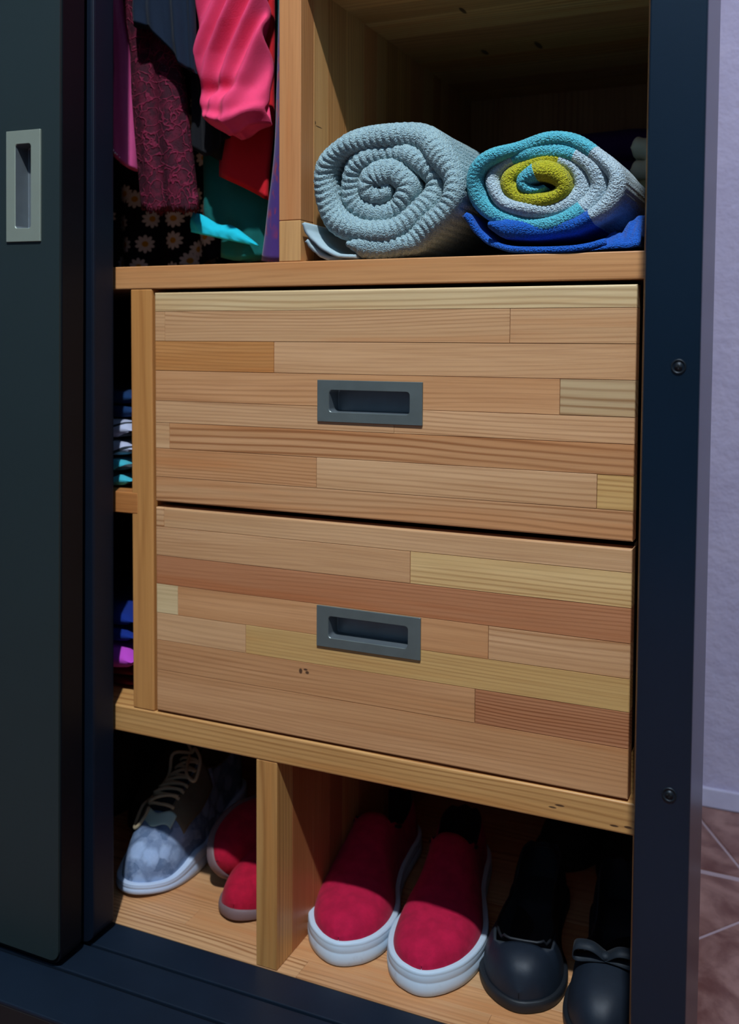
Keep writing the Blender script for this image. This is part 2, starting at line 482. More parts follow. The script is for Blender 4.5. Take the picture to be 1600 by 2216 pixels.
rows2 = [
    (0.6492, 0.6268, [(D0, 0.0456, 'pink', ''), (0.0456, D1, 'pink', '')]),
    (0.6268, 0.5934, [(D0, 0.3517, 'tan', ''), (0.3517, D1, 'cream', '')]),
    (0.5934, 0.5598, [(D0, D1, 'dark', '')]),
    (0.5598, 0.5260, [(D0, 0.0643, 'pale', ''), (0.0643, 0.4361, 'red', ''), (0.4361, D1, 'tan', '')]),
    (0.5260, 0.4940, [(D0, 0.1550, 'pink', ''), (0.1550, D1, 'yellow', '')]),
    (0.4940, 0.4590, [(D0, 0.4229, 'red', 'k'), (0.4229, D1, 'dark', '')]),
    (0.4590, 0.4100, [(D0, D1, 'red', '')]),
]
dr1 = drawer(D0, D1, 0.656, 0.8958, rows1, 0.3046, 0.7786)
dr1['label'] = 'upper drawer with a wider pale top strip'
dr2 = drawer(D0, D1, 0.410, 0.6492, rows2, 0.3046, 0.5372)
dr2['label'] = 'lower drawer with a dark knot pair under its pull'

# shelves (front edges at y=0)
obj('shelf', bx(-0.60, 0.5895, -0.0005, 0.56, 0.9003, 0.9262, bev=0.0012), W_XS, WR, color=lin(206, 146, 92))
obj('shelf', bx(-0.60, 0.5895, -0.0006, 0.56, 0.3763, 0.4076, bev=0.0022, seg=3), W_XS, WR, color=lin(208, 154, 92))
obj('shelf', bx(-0.60, 0.0085, -0.0004, 0.56, 0.6388, 0.6635, bev=0.001), W_X, WR, color=lin(186, 118, 62))
obj('divider', bx(0.0, 0.0302, 0, 0.56, 0.4076, 0.9003, bev=0.0018), W_Z, WR, color=lin(198, 136, 74))

def vpanel(name, x0, x1, z0, z1, bands, col, y1=0.56, front=None, mat=None):
    """upright board glued from vertical staves, running back from y=0"""
    root = obj(name, bx(x0 + 0.001, x1 - 0.001, 0.03, y1 - 0.002, z0 + 0.0005, z1 - 0.001), M['seam'], WR)
    y = 0.0; k = 0
    while y < y1 - 1e-4:
        wd = bands[k % len(bands)]; ye = min(y1, y + wd)
        cuts = front if (k == 0 and front) else [z0, z1]
        for a in range(len(cuts) - 1):
            bm = bx(x0, x1, y + 0.0001, ye - 0.0001, cuts[a] + 0.0002, cuts[a + 1] - 0.0002, bev=0.0007 if k == 0 else 0.0002, seg=1)
            c_ = col[(k + (1 if (k == 0 and a == 0 and front) else 0)) % len(col)]
            obj('stave', bm, mat or W_Z, root, color=jit(c_, 0.05))
        y = ye; k += 1
    return root
CT = [lin(200, 136, 84), lin(206, 152, 94), lin(192, 134, 78), lin(208, 150, 90)]
vpanel('divider', 0.1968, 0.2231, 0.9262, 1.755, [0.030, 0.034, 0.045, 0.05, 0.038], CT, front=[0.9262, 0.9700, 1.755], mat=W_ZK)
vpanel('divider', 0.1683, 0.1949, 0.1392, 0.3763, [0.036, 0.05, 0.044], [lin(200, 146, 84), lin(180, 112, 66), lin(186, 122, 74), lin(176, 110, 66)])
obj('side_panel', bx(0.5803, 0.5895, 0, 0.56, 0.1392, 1.755, bev=0.001), W_Z, WR, color=lin(198, 136, 76))
obj('side_panel', bx(-0.622, -0.602, 0, 0.56, 0.1392, 1.755, bev=0.001), W_Z, WR, color=lin(198, 136, 76))
obj('back_panel', bx(-0.622, 0.5895, 0.561, 0.579, FZ, 1.78), W_Z, WR, color=lin(170, 112, 64))
obj('top_panel', bx(-0.622, 0.5895, 0, 0.56, 1.756, 1.78), W_X, WR, color=lin(190, 130, 76))
# ceiling of the towel compartment, glued from long staves
cr_ = obj('shelf', bx(0.2235, 0.5783, 0.001, 0.559, 1.2235, 1.2475), W_X, WR, color=lin(190, 130, 76))
y = 0.0; k = 0
while y < 0.56:
    ye = min(0.56, y + [0.052, 0.06, 0.048, 0.066][k % 4])
    obj('stave', bx(0.2233, 0.5784, y + 0.0002, ye - 0.0002, 1.222, 1.2236), W_XC, cr_, color=jit(CT[(k * 3) % 4], 0.1)); y = ye; k += 1
# cabinet bottom, glued from long staves with staggered ends
bp = obj('bottom_panel', bx(-0.60, 0.5785, 0.0005, 0.559, 0.115, 0.1380), M['seam'], WR)
y = 0.0; k = 0
ends = {0: [-0.6, 0.219, 0.435, 0.5785], 1: [-0.6, 0.05, 0.5785], 2: [-0.6, 0.30, 0.5785], 3: [-0.6, -0.02, 0.33, 0.5785]}
while y < 0.555:
    ye = min(0.56, y + [0.031, 0.034, 0.05, 0.045][k % 4])
    e = ends[k % 4]
    for a in range(len(e) - 1):
        obj('stave', bx(e[a] + 0.0001, e[a + 1] - 0.0001, y + 0.0001, ye - 0.0001, 0.1378, 0.1390, bev=0.0002, seg=1), W_X, bp, color=jit([PAL['pink'], PAL['tan'], PAL['red'], PAL['pink']][(k + a) % 4], 0.05))
    y = ye; k += 1

# dark frame: post, header, stepped sliding track
post = obj('frame_post', bx(0.6040, 0.6460, -0.150, -0.045, FZ, 1.80, bev=0.0012), M['post'], WR); post['label'] = 'black lacquered corner post'
for zc in (0.8237, 0.4918):
    # countersunk cross-head screw
    vs, fs = [], []
    prof = [(0.0057, -0.1502), (0.0054, -0.1512), (0.0046, -0.1510), (0.0040, -0.1500), (0.0034, -0.1498), (0.0030, -0.1512), (0.0, -0.1516)]
    n = 24
    for r, yy in prof[:-1]:
        for k in range(n):
            a = 2 * PI * k / n; vs.append((0.6303 + r * math.cos(a), yy, zc + r * math.sin(a)))
    vs.append((0.6303, prof[-1][1], zc))
    for r in range(len(prof) - 2):
        for k in range(n): fs.append((r * n + k, r * n + (k + 1) % n, (r + 1) * n + (k + 1) % n, (r + 1) * n + k))
    b0 = (len(prof) - 2) * n
    for k in range(n): fs.append((b0 + k, b0 + (k + 1) % n, len(vs) - 1))
    sc_ = obj('screw', fix(from_data(vs, fs)), M['screw'], post, smooth=True)
    bm = bmesh.new()
    box(bm, 0.6303 - 0.0020, 0.6303 + 0.0020, -0.1519, -0.1512, zc - 0.0004, zc + 0.0004)
    box(bm, 0.6303 - 0.0004, 0.6303 + 0.0004, -0.1519, -0.1512, zc - 0.0020, zc + 0.0020)
    obj('screw_slot', bm, M['groove'], post)
obj('frame_post', bx(-0.668, -0.626, -0.150, 0.012, FZ, 1.80, bev=0.0012), M['post'], WR)
obj('frame_header', bx(-0.626, 0.604, -0.150, 0.0, 1.757, 1.80, bev=0.001), M['post'], WR)
tr = bmesh.new()
box(tr, -0.626, 0.604, -0.160, -0.0005, FZ, 0.1335, bev=0.001)
trk = obj('track_board', tr, [M['track_face']], WR)
for (a, b, zt) in ((-0.0440, -0.0006, 0.1388), (-0.0920, -0.0476, 0.1384), (-0.160, -0.0956, 0.1380)):
    obj('track_rail', bx(-0.626, 0.604, a, b, 0.1335, zt, bev=0.0012), M['track'], trk)

def sliding_door(x0, x1, y0, y1, z0, z1, tilt, label, pull=False):
    """a slab with a rounded foot and eased long edges"""
    bm = bmesh.new()
    box(bm, x0, x1, y0, y1, z0, z1)
    es = [e for e in bm.edges if all(abs(v.co.x - x1) < 1e-6 for v in e.verts) and abs(e.verts[0].co.y - e.verts[1].co.y) > 1e-4 and e.verts[0].co.z < z0 + 1e-3]
    bmesh.ops.bevel(bm, geom=es, offset=0.014, segments=6, affect='EDGES', profile=0.5)
    es = [e for e in bm.edges if abs(e.verts[0].co.z - e.verts[1].co.z) > 0.3]
    bmesh.ops.bevel(bm, geom=es, offset=0.0045 if not pull else 0.0015, segments=3, affect='EDGES', profile=0.5)
    d = obj('sliding_door', bm, M['door_edge'] if pull else M['rear_door'], WR)
    # tilt about the lower right corner, in the plane of the door
    T = Matrix.Translation((x1, 0, z0)) @ Matrix.Rotation(tilt, 4, 'Y') @ Matrix.Translation((-x1, 0, -z0))
    d.data.transform(T)
    d['label'] = label
    return d, T
# front door: slab is cut open behind its pull by building the face from strips
dx1 = -0.0268
d1, T1 = sliding_door(-0.66, dx1, -0.0945, -0.062, 0.1425, 1.754, math.radians(0.9), 'front sliding door with a long flush pull', True)
pcx, pcz = -0.0775 , 1.0065
hx0, hx1, hz0, hz1 = pcx - 0.0125, pcx + 0.0125, pcz - 0.047, pcz + 0.047
bm = bmesh.new()
xs = [-0.66, hx0 - 0.002, hx1 + 0.002, -0.0286]
yA, yB = -0.0975, -0.0945
for a in range(3):
    if a == 1:
        box(bm, xs[1], xs[2], yA, yB, 0.1475, hz0 - 0.002); box(bm, xs[1], xs[2], yA, yB, hz1 + 0.002, 1.752)
    else:
        box(bm, xs[a], xs[a + 1], yA, yB, 0.1475 if a == 0 else 0.170, 1.752)
# (handle strip is set on the tilted door: shift so the pull meets the photo's place)
def corner_prism(bm, xa, xb, za, zc, r, y0, y1):
    """block whose lower right corner is rounded"""
    p = [(xa, zc), (xa, za), (xb - r, za)] + [(xb - r + r * math.sin(PI / 2 * k / 6), za + r - r * math.cos(PI / 2 * k / 6)) for k in range(1, 7)] + [(xb, zc)]
    A = [bm.verts.new((x, y0, z)) for x, z in p]; B = [bm.verts.new((x, y1, z)) for x, z in p]
    fs_ = [bm.faces.new(A), bm.faces.new(B[::-1])] + [bm.faces.new((A[k], B[k], B[(k + 1) % len(p)], A[(k + 1) % len(p)])) for k in range(len(p))]
    bmesh.ops.recalc_face_normals(bm, faces=fs_)
corner_prism(bm, xs[2], xs[3], 0.1475, 0.170, 0.012, yA, yB)
bm.transform(T1)
obj('door_face', bm, M['door_face'], d1)
d2, T2 = sliding_door(-0.64, -0.0205, -0.049, -0.0127, 0.1425, 1.754, math.radians(0.6), 'rear sliding door half hidden behind the front one')

# the front door's slab carries a real recess: rebuild it with a pocket
bm = bmesh.new()
ya, yb = -0.0945, -0.062
zb, zt = 0.1425, 1.754
me = d1.data
pl = flush_pull(d1, pcx, pcz, 0.0478, 0.1195, 0.0228, 0.0915, -0.0975, 0.018, M['steel'], M['cup'], 0.0035, label='pale satin metal plate of the door pull')
for o in d1.children:
    if o.name.startswith(('pull_cup', 'door_pull')):
        o.data.transform(T1)
# pocket in the slab (boolean cut applied by hand: slab = frame of four boxes round the pocket + back skin)
bm = bmesh.new()
def rbox(x0, x1, y0, y1, z0, z1): box(bm, x0, x1, y0, y1, z0, z1)
rbox(-0.66, hx0 - 0.002, ya, yb, zb + 0.006, zt)
rbox(hx1 + 0.002, dx1, ya, yb, zb + 0.02, zt)
rbox(hx0 - 0.002, hx1 + 0.002, ya, yb, zb + 0.02, hz0 - 0.002)
rbox(hx0 - 0.002, hx1 + 0.002, ya, yb, hz1 + 0.002, zt)
rbox(hx0 - 0.002, hx1 + 0.002, -0.070, yb, hz0 - 0.002, hz1 + 0.002)
rbox(-0.66, hx0 - 0.002, ya, yb, zb, zb + 0.006)
corner_prism(bm, hx0 - 0.002, dx1, zb, zb + 0.02, 0.014, ya, yb)
bm.transform(T1)
bm.to_mesh(me); bm.free()

# ------------------------------------------------------------------ clothes rail and hanging clothes
obj('clothes_rail', tube([(-0.60, 0.13, 1.62), (0.1965, 0.13, 1.62)], 0.0125, 16), plain('chrome', lin(150, 155, 160), 0.25, metallic=1.0), WR, smooth=True)

def garment(name, label, cat, mat, ztop, left, right, hem, y0, t, folds, amp, seed=0, nu=70, nv=90, group=None, extra=None, hemwave=0.0, warp=0.0, rail=True, sharp=1.0):
    """a hanging flattened tube of cloth. left/right: [(z, x)], hem: [(u, z)]; folds per width; slung over the rail at its top"""
    vs, fs = [], []
    def pt(u, v, side):
        zh = sinterp(hem, u) if len(hem) > 2 else interp(hem, u)
        z = ztop + (zh - ztop) * v
        xl = interp(left, z); xr = interp(right, z)
        ph = u * folds * 2 * PI + seed + nz(u * 2.1 + seed, z * 5.0) * 2.4 * (1 + warp)
        f = math.sin(ph)
        g = 0.6 * f + 0.5 * nz(u * folds * 2.3, z * 9 + seed, seed)
        grow = 0.55 + 0.45 * v
        prof = max(0.0, 1 - abs(2 * u - 1) ** 5) ** 0.5
        y = y0 + g * amp * grow
        if extra: y += extra(u, z)
        x = xl + (xr - xl) * u + (nz(z * 14, seed, 3.1) * 0.0022)
        k = max(0.0, min(1.0, (z - 1.28) / 0.30)) if rail else 0.0
        k = k * k * (3 - 2 * k)
        tt = t * (1 - k) + 0.034 * k
        y = y * (1 - k) + 0.13 * k
        if side > 0: y = y + tt * 0.5 * prof + 0.001
        else: y = y - tt * 0.5 * prof
        if hemwave and v > 0.97: z += hemwave * nz(u * 40, seed, 1.7)
        return (x, y, z)
    for j in range(nv + 1):
        v = (j / nv)
        for i in range(nu + 1): vs.append(pt(i / nu, v, -1))
        for i in range(nu - 1, 0, -1): vs.append(pt(i / nu, v, 1))
    R_ = 2 * nu
    for j in range(nv):
        for i in range(R_):
            k = (i + 1) % R_
            fs.append((j * R_ + i, j * R_ + k, (j + 1) * R_ + k, (j + 1) * R_ + i))
    fs.append(tuple(range(R_))[::-1])
    # hollow hem: fold inside
    base = len(vs)
    for i in range(R_):
        x, y, z = vs[nv * R_ + i]; u = i / nu if i <= nu else (2 * nu - i) / nu
        vs.append((x, (y + y0) / 2 if True else y, z + 0.02))
    for i in range(R_):
        k = (i + 1) % R_
        fs.append((nv * R_ + i, nv * R_ + k, base + k, base + i))
    fs.append(tuple(base + i for i in range(R_)))
    o = obj(name, fix(from_data(vs, fs)), mat, None, smooth=True)
    tag(o, label, cat, group)
    return o

def lace_mat():
    s = NT('maroon_sequin_lace'); co = s.coord()
    vo = s.n('ShaderNodeTexVoronoi', feature='DISTANCE_TO_EDGE'); 
    wv = s.noise(co, 35, 3, 0.6, 0.0)
    vm = s.n('ShaderNodeVectorMath', operation='ADD'); s.set(vm, 0, co)
    sc3 = s.n('ShaderNodeVectorMath', operation='SCALE'); s.set(sc3, 0, s.n('ShaderNodeTexNoise').outputs['Color']); 
    tn = sc3.inputs[0].links[0].from_node; s.set(tn, 'Scale', 55.0); s.t.links.new(co, tn.inputs['Vector'])
    sc3.inputs['Scale'].default_value = 0.03
    s.set(vm, 1, sc3.outputs[0])
    s.set(vo, 'Vector', vm.outputs[0]); s.set(vo, 'Scale', 62.0)
    line = s.ramp(vo.outputs['Distance'], 0.09, 0.02)
    fine = s.ramp(s.noise(co, 420, 3, 0.7), 0.56, 0.70)
    patch = s.ramp(s.noise(co, 70, 4, 0.6), 0.42, 0.62)
    c = s.mix(s.math('MULTIPLY', patch, 0.5), lin(50, 3, 22), lin(104, 10, 42))
    c = s.mix(s.math('MULTIPLY', line, 0.42), c, lin(150, 30, 68))
    c = s.mix(s.math('MULTIPLY', fine, 0.32), c, lin(180, 50, 92))
    v2 = s.n('ShaderNodeTexVoronoi'); s.set(v2, 'Vector', co); s.set(v2, 'Scale', 210.0)
    seq = s.ramp(v2.outputs['Distance'], 0.20, 0.12)
    s.bump(s.math('ADD', line, s.math('MULTIPLY', fine, 0.6)), 1.0, 0.002)
    rg = s.math('MULTIPLY_ADD', seq, -0.6, 0.85)
    return s.out(c, rg, Specular_IOR_Level=0.3)

def daisy_mat():
    s = NT('daisy_print_fabric'); co = s.coord()
    s0 = s.n('ShaderNodeSeparateXYZ'); s.set(s0, 0, co)
    cmb = s.n('ShaderNodeCombineXYZ'); s.set(cmb, 0, s0.outputs[0]); s.set(cmb, 1, s0.outputs[2]); mp = cmb.outputs[0]
    vo = s.n('ShaderNodeTexVoronoi', voronoi_dimensions='2D'); s.set(vo, 'Vector', mp); s.set(vo, 'Scale', 26.0); s.set(vo, 'Randomness', 0.75)
    df = s.n('ShaderNodeVectorMath', operation='SUBTRACT'); s.set(df, 0, mp)
    # Position output is in scaled-back coordinates
    s.set(df, 1, vo.outputs['Position'])
    sp = s.n('ShaderNodeSeparateXYZ'); s.set(sp, 0, df.outputs[0])
    ang = s.math('ARCTAN2', sp.outputs[1], sp.outputs[0])
    ln = s.n('ShaderNodeVectorMath', operation='LENGTH'); s.set(ln, 0, df.outputs[0])
    r_ = ln.outputs['Value']
    pet = s.math('MULTIPLY_ADD', s.math('ABSOLUTE', s.math('SINE', s.math('MULTIPLY', ang, 5.0))), 0.0045, 0.0085)
    f = s.ramp(s.math('SUBTRACT', pet, r_), -0.0006, 0.0008)
    cen = s.ramp(r_, 0.0046, 0.0036)
    c = s.mix(f, lin(8, 9, 26), lin(214, 208, 214))
    c = s.mix(cen, c, lin(196, 140, 36))
    s.bump(s.noise(co, 400, 3), 0.3, 0.0008)
    return s.out(c, 0.85, Specular_IOR_Level=0.2)

def red_print():
    s = NT('purple_print_fabric'); co = s.coord()
    mp = s.map(co, (260, 260, 90))
    br = s.noise(mp, 1.0, 1, 0.3)
    band = s.ramp(s.math('SINE', s.math('MULTIPLY', s.n('ShaderNodeSeparateXYZ').outputs[2], 1.0)), 0, 1)
    pz = s.noise(s.map(co, (20, 20, 26)), 1.0, 2)
    c = s.mix(s.math('MULTIPLY', s.ramp(br, 0.52, 0.60), s.ramp(pz, 0.45, 0.55)), lin(58, 26, 104), lin(128, 26, 62))
    return s.out(c, 0.85, Sheen_Weight=0.2)

F = {}
F['crimson'] = fabric('dark_crimson_cloth', lin(96, 6, 22))
F['satin'] = fabric('magenta_satin', lin(212, 84, 142), strength=0.05, rough=0.42)
F['navy'] = fabric('navy_cloth', lin(9, 24, 42))
F['black'] = fabric('black_cloth', lin(10, 11, 16))
F['coral'] = fabric('coral_knit', lin(228, 66, 108), thread=900, strength=0.3)
F['red'] = fabric('red_cloth', lin(196, 22, 34))
F['teal'] = fabric('teal_cloth', lin(10, 96, 92))
F['cyan'] = fabric('cyan_cloth', lin(24, 190, 210))
lace, daisy, purp = lace_mat(), daisy_mat(), red_print()

TOP = 1.634
G = 'clothes hanging on the rail'
garment('dress', 'black dress with white daisy print hanging at the back, hem above the shelf', 'dress', daisy, TOP,
        [(0.93, -0.27), (1.3, -0.24), (1.62, -0.16)], [(0.93, 0.01), (1.1, 0.01), (1.27, 0.0), (1.62, 0.0)],
        [(0, 0.940), (0.3, 0.936), (0.6, 0.938), (0.85, 0.950), (1, 0.965)], 0.235, 0.05, 4.2, 0.014, 1.3, group=G, nu=90)
garment('blouse', 'dark crimson blouse at the far left beside the magenta satin top', 'blouse', F['crimson'], TOP,
        [(1.08, -0.185), (1.62, -0.17)], [(1.08, -0.116), (1.62, -0.12)], [(0, 1.105), (1, 1.085)], 0.105, 0.03, 2.5, 0.006, 4.0, group=G)
garment('satin_blouse', 'narrow magenta satin top with a slanted hem and glinting beads', 'top', F['satin'], TOP,
        [(1.04, -0.094), (1.10, -0.0925), (1.18, -0.088), (1.27, -0.091), (1.62, -0.088)], [(1.05, -0.0615), (1.15, -0.063), (1.21, -0.066), (1.27, -0.078), (1.62, -0.07)],
        [(0, 1.082), (0.5, 1.066), (1, 1.054)], 0.088, 0.022, 1.1, 0.003, 2.0, group=G, nu=30)
lc = garment('lace_dress', 'maroon sequinned lace dress beside the magenta satin top', 'dress', lace, TOP,
        [(0.99, -0.034), (1.06, -0.043), (1.146, -0.050), (1.2, -0.050), (1.26, -0.059), (1.62, -0.06)], [(0.99, 0.047), (1.067, 0.037), (1.138, 0.030), (1.178, 0.021), (1.26, 0.012), (1.62, 0.005)],
        [(0, 1.004), (0.25, 0.996), (0.5, 1.000), (0.75, 0.996), (1, 0.997)], 0.068, 0.02, 2.3, 0.0035, 0.7, group=G, hemwave=0.006)
garment('skirt', 'navy cloth with rounded hem hanging over the lace dress', 'skirt', F['navy'], TOP,
        [(1.15, 0.005), (1.19, -0.018), (1.23, -0.024), (1.62, -0.02)], [(1.1, 0.063), (1.62, 0.066)],
        [(0, 1.212), (0.18, 1.210), (0.35, 1.202), (0.6, 1.178), (0.8, 1.158), (1, 1.150)], 0.040, 0.022, 3.2, 0.006, 3.0, group=G)
garment('black_blouse', 'black blouse hanging between the lace dress and the coral top', 'top', F['black'], TOP,
        [(1.02, 0.03), (1.62, 0.02)], [(1.02, 0.088), (1.62, 0.08)], [(0, 1.075), (0.5, 1.062), (1, 1.085)], 0.090, 0.03, 2.2, 0.006, 5.0, group=G)
def coral_fold(u, z):
    # deep gathered folds running down and to the left, swelling into a pouch at the bottom
    q = (u - 0.5) * 1.35 + (z - 1.16) * -9.0 * 0.85
    a = 0
    for c_, wd, h in ((-1.25, 0.22, -0.020), (-0.72, 0.17, -0.018), (-0.30, 0.13, -0.026), (0.10, 0.12, -0.024), (0.48, 0.15, -0.030), (1.0, 0.2, -0.022)):
        d = (q - c_) / wd
        a += h * math.exp(-d * d)
    lowz = max(0.0, min(1.0, (1.20 - z) / 0.12))
    pouch = -0.016 * math.exp(-((z - 1.108) / 0.028) ** 2) * (1 - (2 * u - 1) ** 2)
    rim = -0.013 * math.exp(-((z - (1.086 + 0.014 * abs(2 * u - 0.9))) / 0.007) ** 2)
    top = 0.012 * math.exp(-((z - 1.127) / 0.010) ** 2) * math.exp(-((u - 0.35) / 0.35) ** 2)
    return a * (1 - 0.75 * lowz) + 0.010 + pouch + rim + top
garment('coral_blouse', 'coral pink gathered top with deep folds hanging beside the divider', 'top', F['coral'], TOP,
        [(1.07, 0.098), (1.09, 0.0785), (1.114, 0.066), (1.168, 0.057), (1.236, 0.066), (1.30, 0.07), (1.62, 0.075)],
        [(1.07, 0.150), (1.09, 0.1545), (1.147, 0.157), (1.62, 0.150)],
        [(0, 1.094), (0.15, 1.083), (0.33, 1.0735), (0.6, 1.078), (1, 1.088)], 0.048, 0.024, 0.9, 0.003, 1.0, group=G, extra=coral_fold, nu=110, nv=220)
garment('red_skirt', 'plain red cloth with a slanted hem below the coral top', 'skirt', F['red'], TOP,
        [(1.0, 0.059), (1.041, 0.061), (1.094, 0.072), (1.3, 0.075), (1.62, 0.08)], [(1.0, 0.129), (1.1, 0.136), (1.62, 0.14)],
        [(0, 1.041), (0.5, 1.026), (1, 1.008)], 0.092, 0.016, 1.2, 0.004, 2.2, group=G)
tl = garment('teal_dress', 'dark teal dress behind the red cloth with a brighter cyan turned-up hem', 'dress', F['teal'], TOP,
        [(0.94, 0.044), (0.975, 0.046), (0.99, 0.028), (1.0, 0.018), (1.069, 0.019), (1.62, 0.05)], [(0.94, 0.105), (1.013, 0.122), (1.62, 0.13)],
        [(0, 0.946), (0.5, 0.940), (1, 0.943)], 0.124, 0.022, 1.4, 0.005, 6.0, group=G)
# the turned-up hem of the teal dress: a flared strip in front
def strip(Pa, Pb, n, th, wav, seed):
    vs, fs = [], []
    A, B = spline(Pa, n), spline(Pb, n)
    m_ = 8
    for i in range(n):
        for k in range(m_ + 1):
            p = A[i].lerp(B[i], k / m_); p = p + Vector((0, -wav * math.sin(k / m_ * PI) + 0.002 * nz(i * 0.3, k * 0.4, seed), 0)); vs.append(p)
    for i in range(n - 1):
        for k in range(m_):
            a = i * (m_ + 1) + k; fs.append((a, a + 1, a + m_ + 2, a + m_ + 1))
    me = from_data(vs, fs)
    return me
hb = obj('hem_band', strip([(0.0145, 0.104, 1.001), (0.030, 0.104, 0.9965), (0.055, 0.102, 0.984), (0.075, 0.102, 0.981), (0.107, 0.106, 0.959)],
                           [(0.0150, 0.100, 0.976), (0.035, 0.096, 0.9715), (0.060, 0.096, 0.966), (0.083, 0.098, 0.961), (0.109, 0.104, 0.9555)], 40, 0.002, 0.004, 3), F['cyan'], tl, smooth=True)
hb['label'] = 'bright cyan turned-up hem'
sm = hb.modifiers.new('s', 'SOLIDIFY'); sm.thickness = 0.0015
garment('purple_skirt', 'purple cloth with small red print hanging against the pine divider', 'skirt', purp, TOP,
        [(0.93, 0.137), (1.017, 0.150), (1.093, 0.157), (1.22, 0.162), (1.62, 0.165)], [(0.93, 0.1905), (1.62, 0.193)], [(0, 0.934), (0.5, 0.931), (1, 0.933)], 0.075, 0.05, 1.2, 0.004, 8.0, group=G, nu=40)
# beads on the satin hem
bead_m = plain('glass_bead', lin(230, 225, 240), 0.1, spec=1.0)
st = [o for o in bpy.data.objects if o.name == 'satin_blouse'][0]
bm = bmesh.new()
for (x, z, r) in ((-0.0895, 1.0985, .0011), (-0.0890, 1.0865, .0015), (-0.0845, 1.0790, .0019), (-0.081, 1.0755, .0012), (-0.078, 1.0735, .0009), (-0.0905, 1.131, .0009), (-0.074, 1.0695, .0008)):
    bmesh.ops.create_icosphere(bm, subdivisions=2, radius=r, matrix=Matrix.Translation((x, 0.0745, z)))
be = obj('beads', bm, bead_m, st, smooth=True); be['kind'] = 'stuff'

# ------------------------------------------------------------------ rolled towels
def towel_roll(name, label, cx, cz, rx, rz, pitch, turns, h, yf, yb, mat, end_ang, colf=None, rib=0.0011, ribp=0.0062, seed=0, tw=1, recess=0.014, r_in=0.006):
    root = thing(name, label, 'towel', (cx, (yf + yb) / 2, cz - rz))
    # sample by arclength
    total = 0; N0 = 4000; rad = []; th = []
    R0 = r_in
    for i in range(N0 + 1):
        n_ = turns * i / N0
        rad.append(R0 + (1.0 - R0) * n_ / turns)       # 0..1 of outer radius
        th.append(end_ang + tw * 2 * PI * (n_ - turns))
    def P(i):
        r_ = rad[i]; a = th[i]
        wob = 1 + 0.03 * math.sin(3 * a + seed) + 0.13 * nz(r_ * 3.0, math.cos(a) * 1.2 + seed, math.sin(a) * 1.2)
        x = (rx - h) * r_ * math.cos(a) * wob; z = (rz - h) * r_ * math.sin(a) * wob
        # flatten where it lies on the shelf
        if z < -(rz - h) * 0.86: z = -(rz - h) * 0.86 + (z + (rz - h) * 0.86) * 0.35
        return Vector((x, 0, z))
    pts = [P(i) for i in range(N0 + 1)]
    L = [0]
    for i in range(N0): L.append(L[-1] + (pts[i + 1] - pts[i]).length)
    NS = int(L[-1] / (ribp / 6.0 if rib else 0.0025))
    idx = []; j = 0
    for k in range(NS + 1):
        tgt = L[-1] * k / NS
        while j < N0 - 1 and L[j + 1] < tgt: j += 1
        idx.append((j, (tgt - L[j]) / max(1e-9, L[j + 1] - L[j])))
    vs, fs, cols = [], [], []
    prof = []
    for k in range(7): prof.append((1.0, 1 - k / 6.0, 0))         # outer side from back to front
    for k in range(1, 12):
        a = PI * k / 12; prof.append((math.cos(a), 0, math.sin(a)))   # nose
    for k in range(7): prof.append((-1.0, k / 6.0, 0))
    mp = len(prof)
    for k, (j, f) in enumerate(idx):
        p = pts[j].lerp(pts[j + 1], f)
        t = (pts[min(N0, j + 6)] - pts[max(0, j - 5)]).normalized(); nrm = Vector((t.z, 0, -t.x))
        if nrm.dot(p) < 0: nrm = -nrm
        s_ = L[-1] * k / NS; frac = k / NS
        r_ = rad[j]; ang = th[j]
        hh_ = h * (1 + 0.34 * nz(s_ * 14, seed, 0.3)) * min(1.0, 0.35 + (1 - frac) * 40) * min(1.0, 0.5 + frac * 20)
        yfr = yf + recess * (1 - r_) ** 0.8 + 0.016 * nz(s_ * 9.0, seed + 5.1, 0.7) + 0.006 * nz(s_ * 30.0, seed + 2.2, 1.7)
        for (a, b, c_) in prof:
            rb = 0.0
            if rib:
                tilt_ = c_ * 0.011
                rb = rib * (abs(math.sin(PI * (s_ + tilt_ + 0.0012 * nz(s_ * 60, b * 4, seed)) / ribp)) ** 0.7 - 0.6)
            y = yfr + b * (yb - yfr - h) + h - c_ * (h * 1.25 + rb * 1.6)
            bul = 0.0018 * nz(s_ * 28, b * 9 + seed, a)
            q = p + nrm * (a * (hh_ + rb) + bul)
            q = q + Vector((0.0, y, 0.0))
            vs.append((q.x + cx, q.y, q.z + cz))
            if colf:
                n_ = turns * (j + f) / N0
                cols.append(colf(n_, a, ang, b))
    for k in range(NS):
        for i in range(mp - 1):
            fs.append((k * mp + i, k * mp + i + 1, (k + 1) * mp + i + 1, (k + 1) * mp + i))
        fs.append((k * mp + mp - 1, k * mp, (k + 1) * mp, (k + 1) * mp + mp - 1))
    fs.append(tuple(range(mp))); fs.append(tuple(NS * mp + i for i in range(mp))[::-1])
    me = fix(from_data(vs, fs, cols=cols if colf else None))
    obj('rolled_cloth', me, mat, root, smooth=True)
    return root

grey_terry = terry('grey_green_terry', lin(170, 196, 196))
T1r = towel_roll('rolled_towel', 'grey-green ribbed terry towel, rolled, next to the pine divider', 0.3125, 1.0005, 0.1000, 0.0790, 0.0, 3.35, 0.0128, 0.000, 0.36, grey_terry, math.radians(-115), seed=1.0, tw=-1, rib=0.0019, ribp=0.0070)
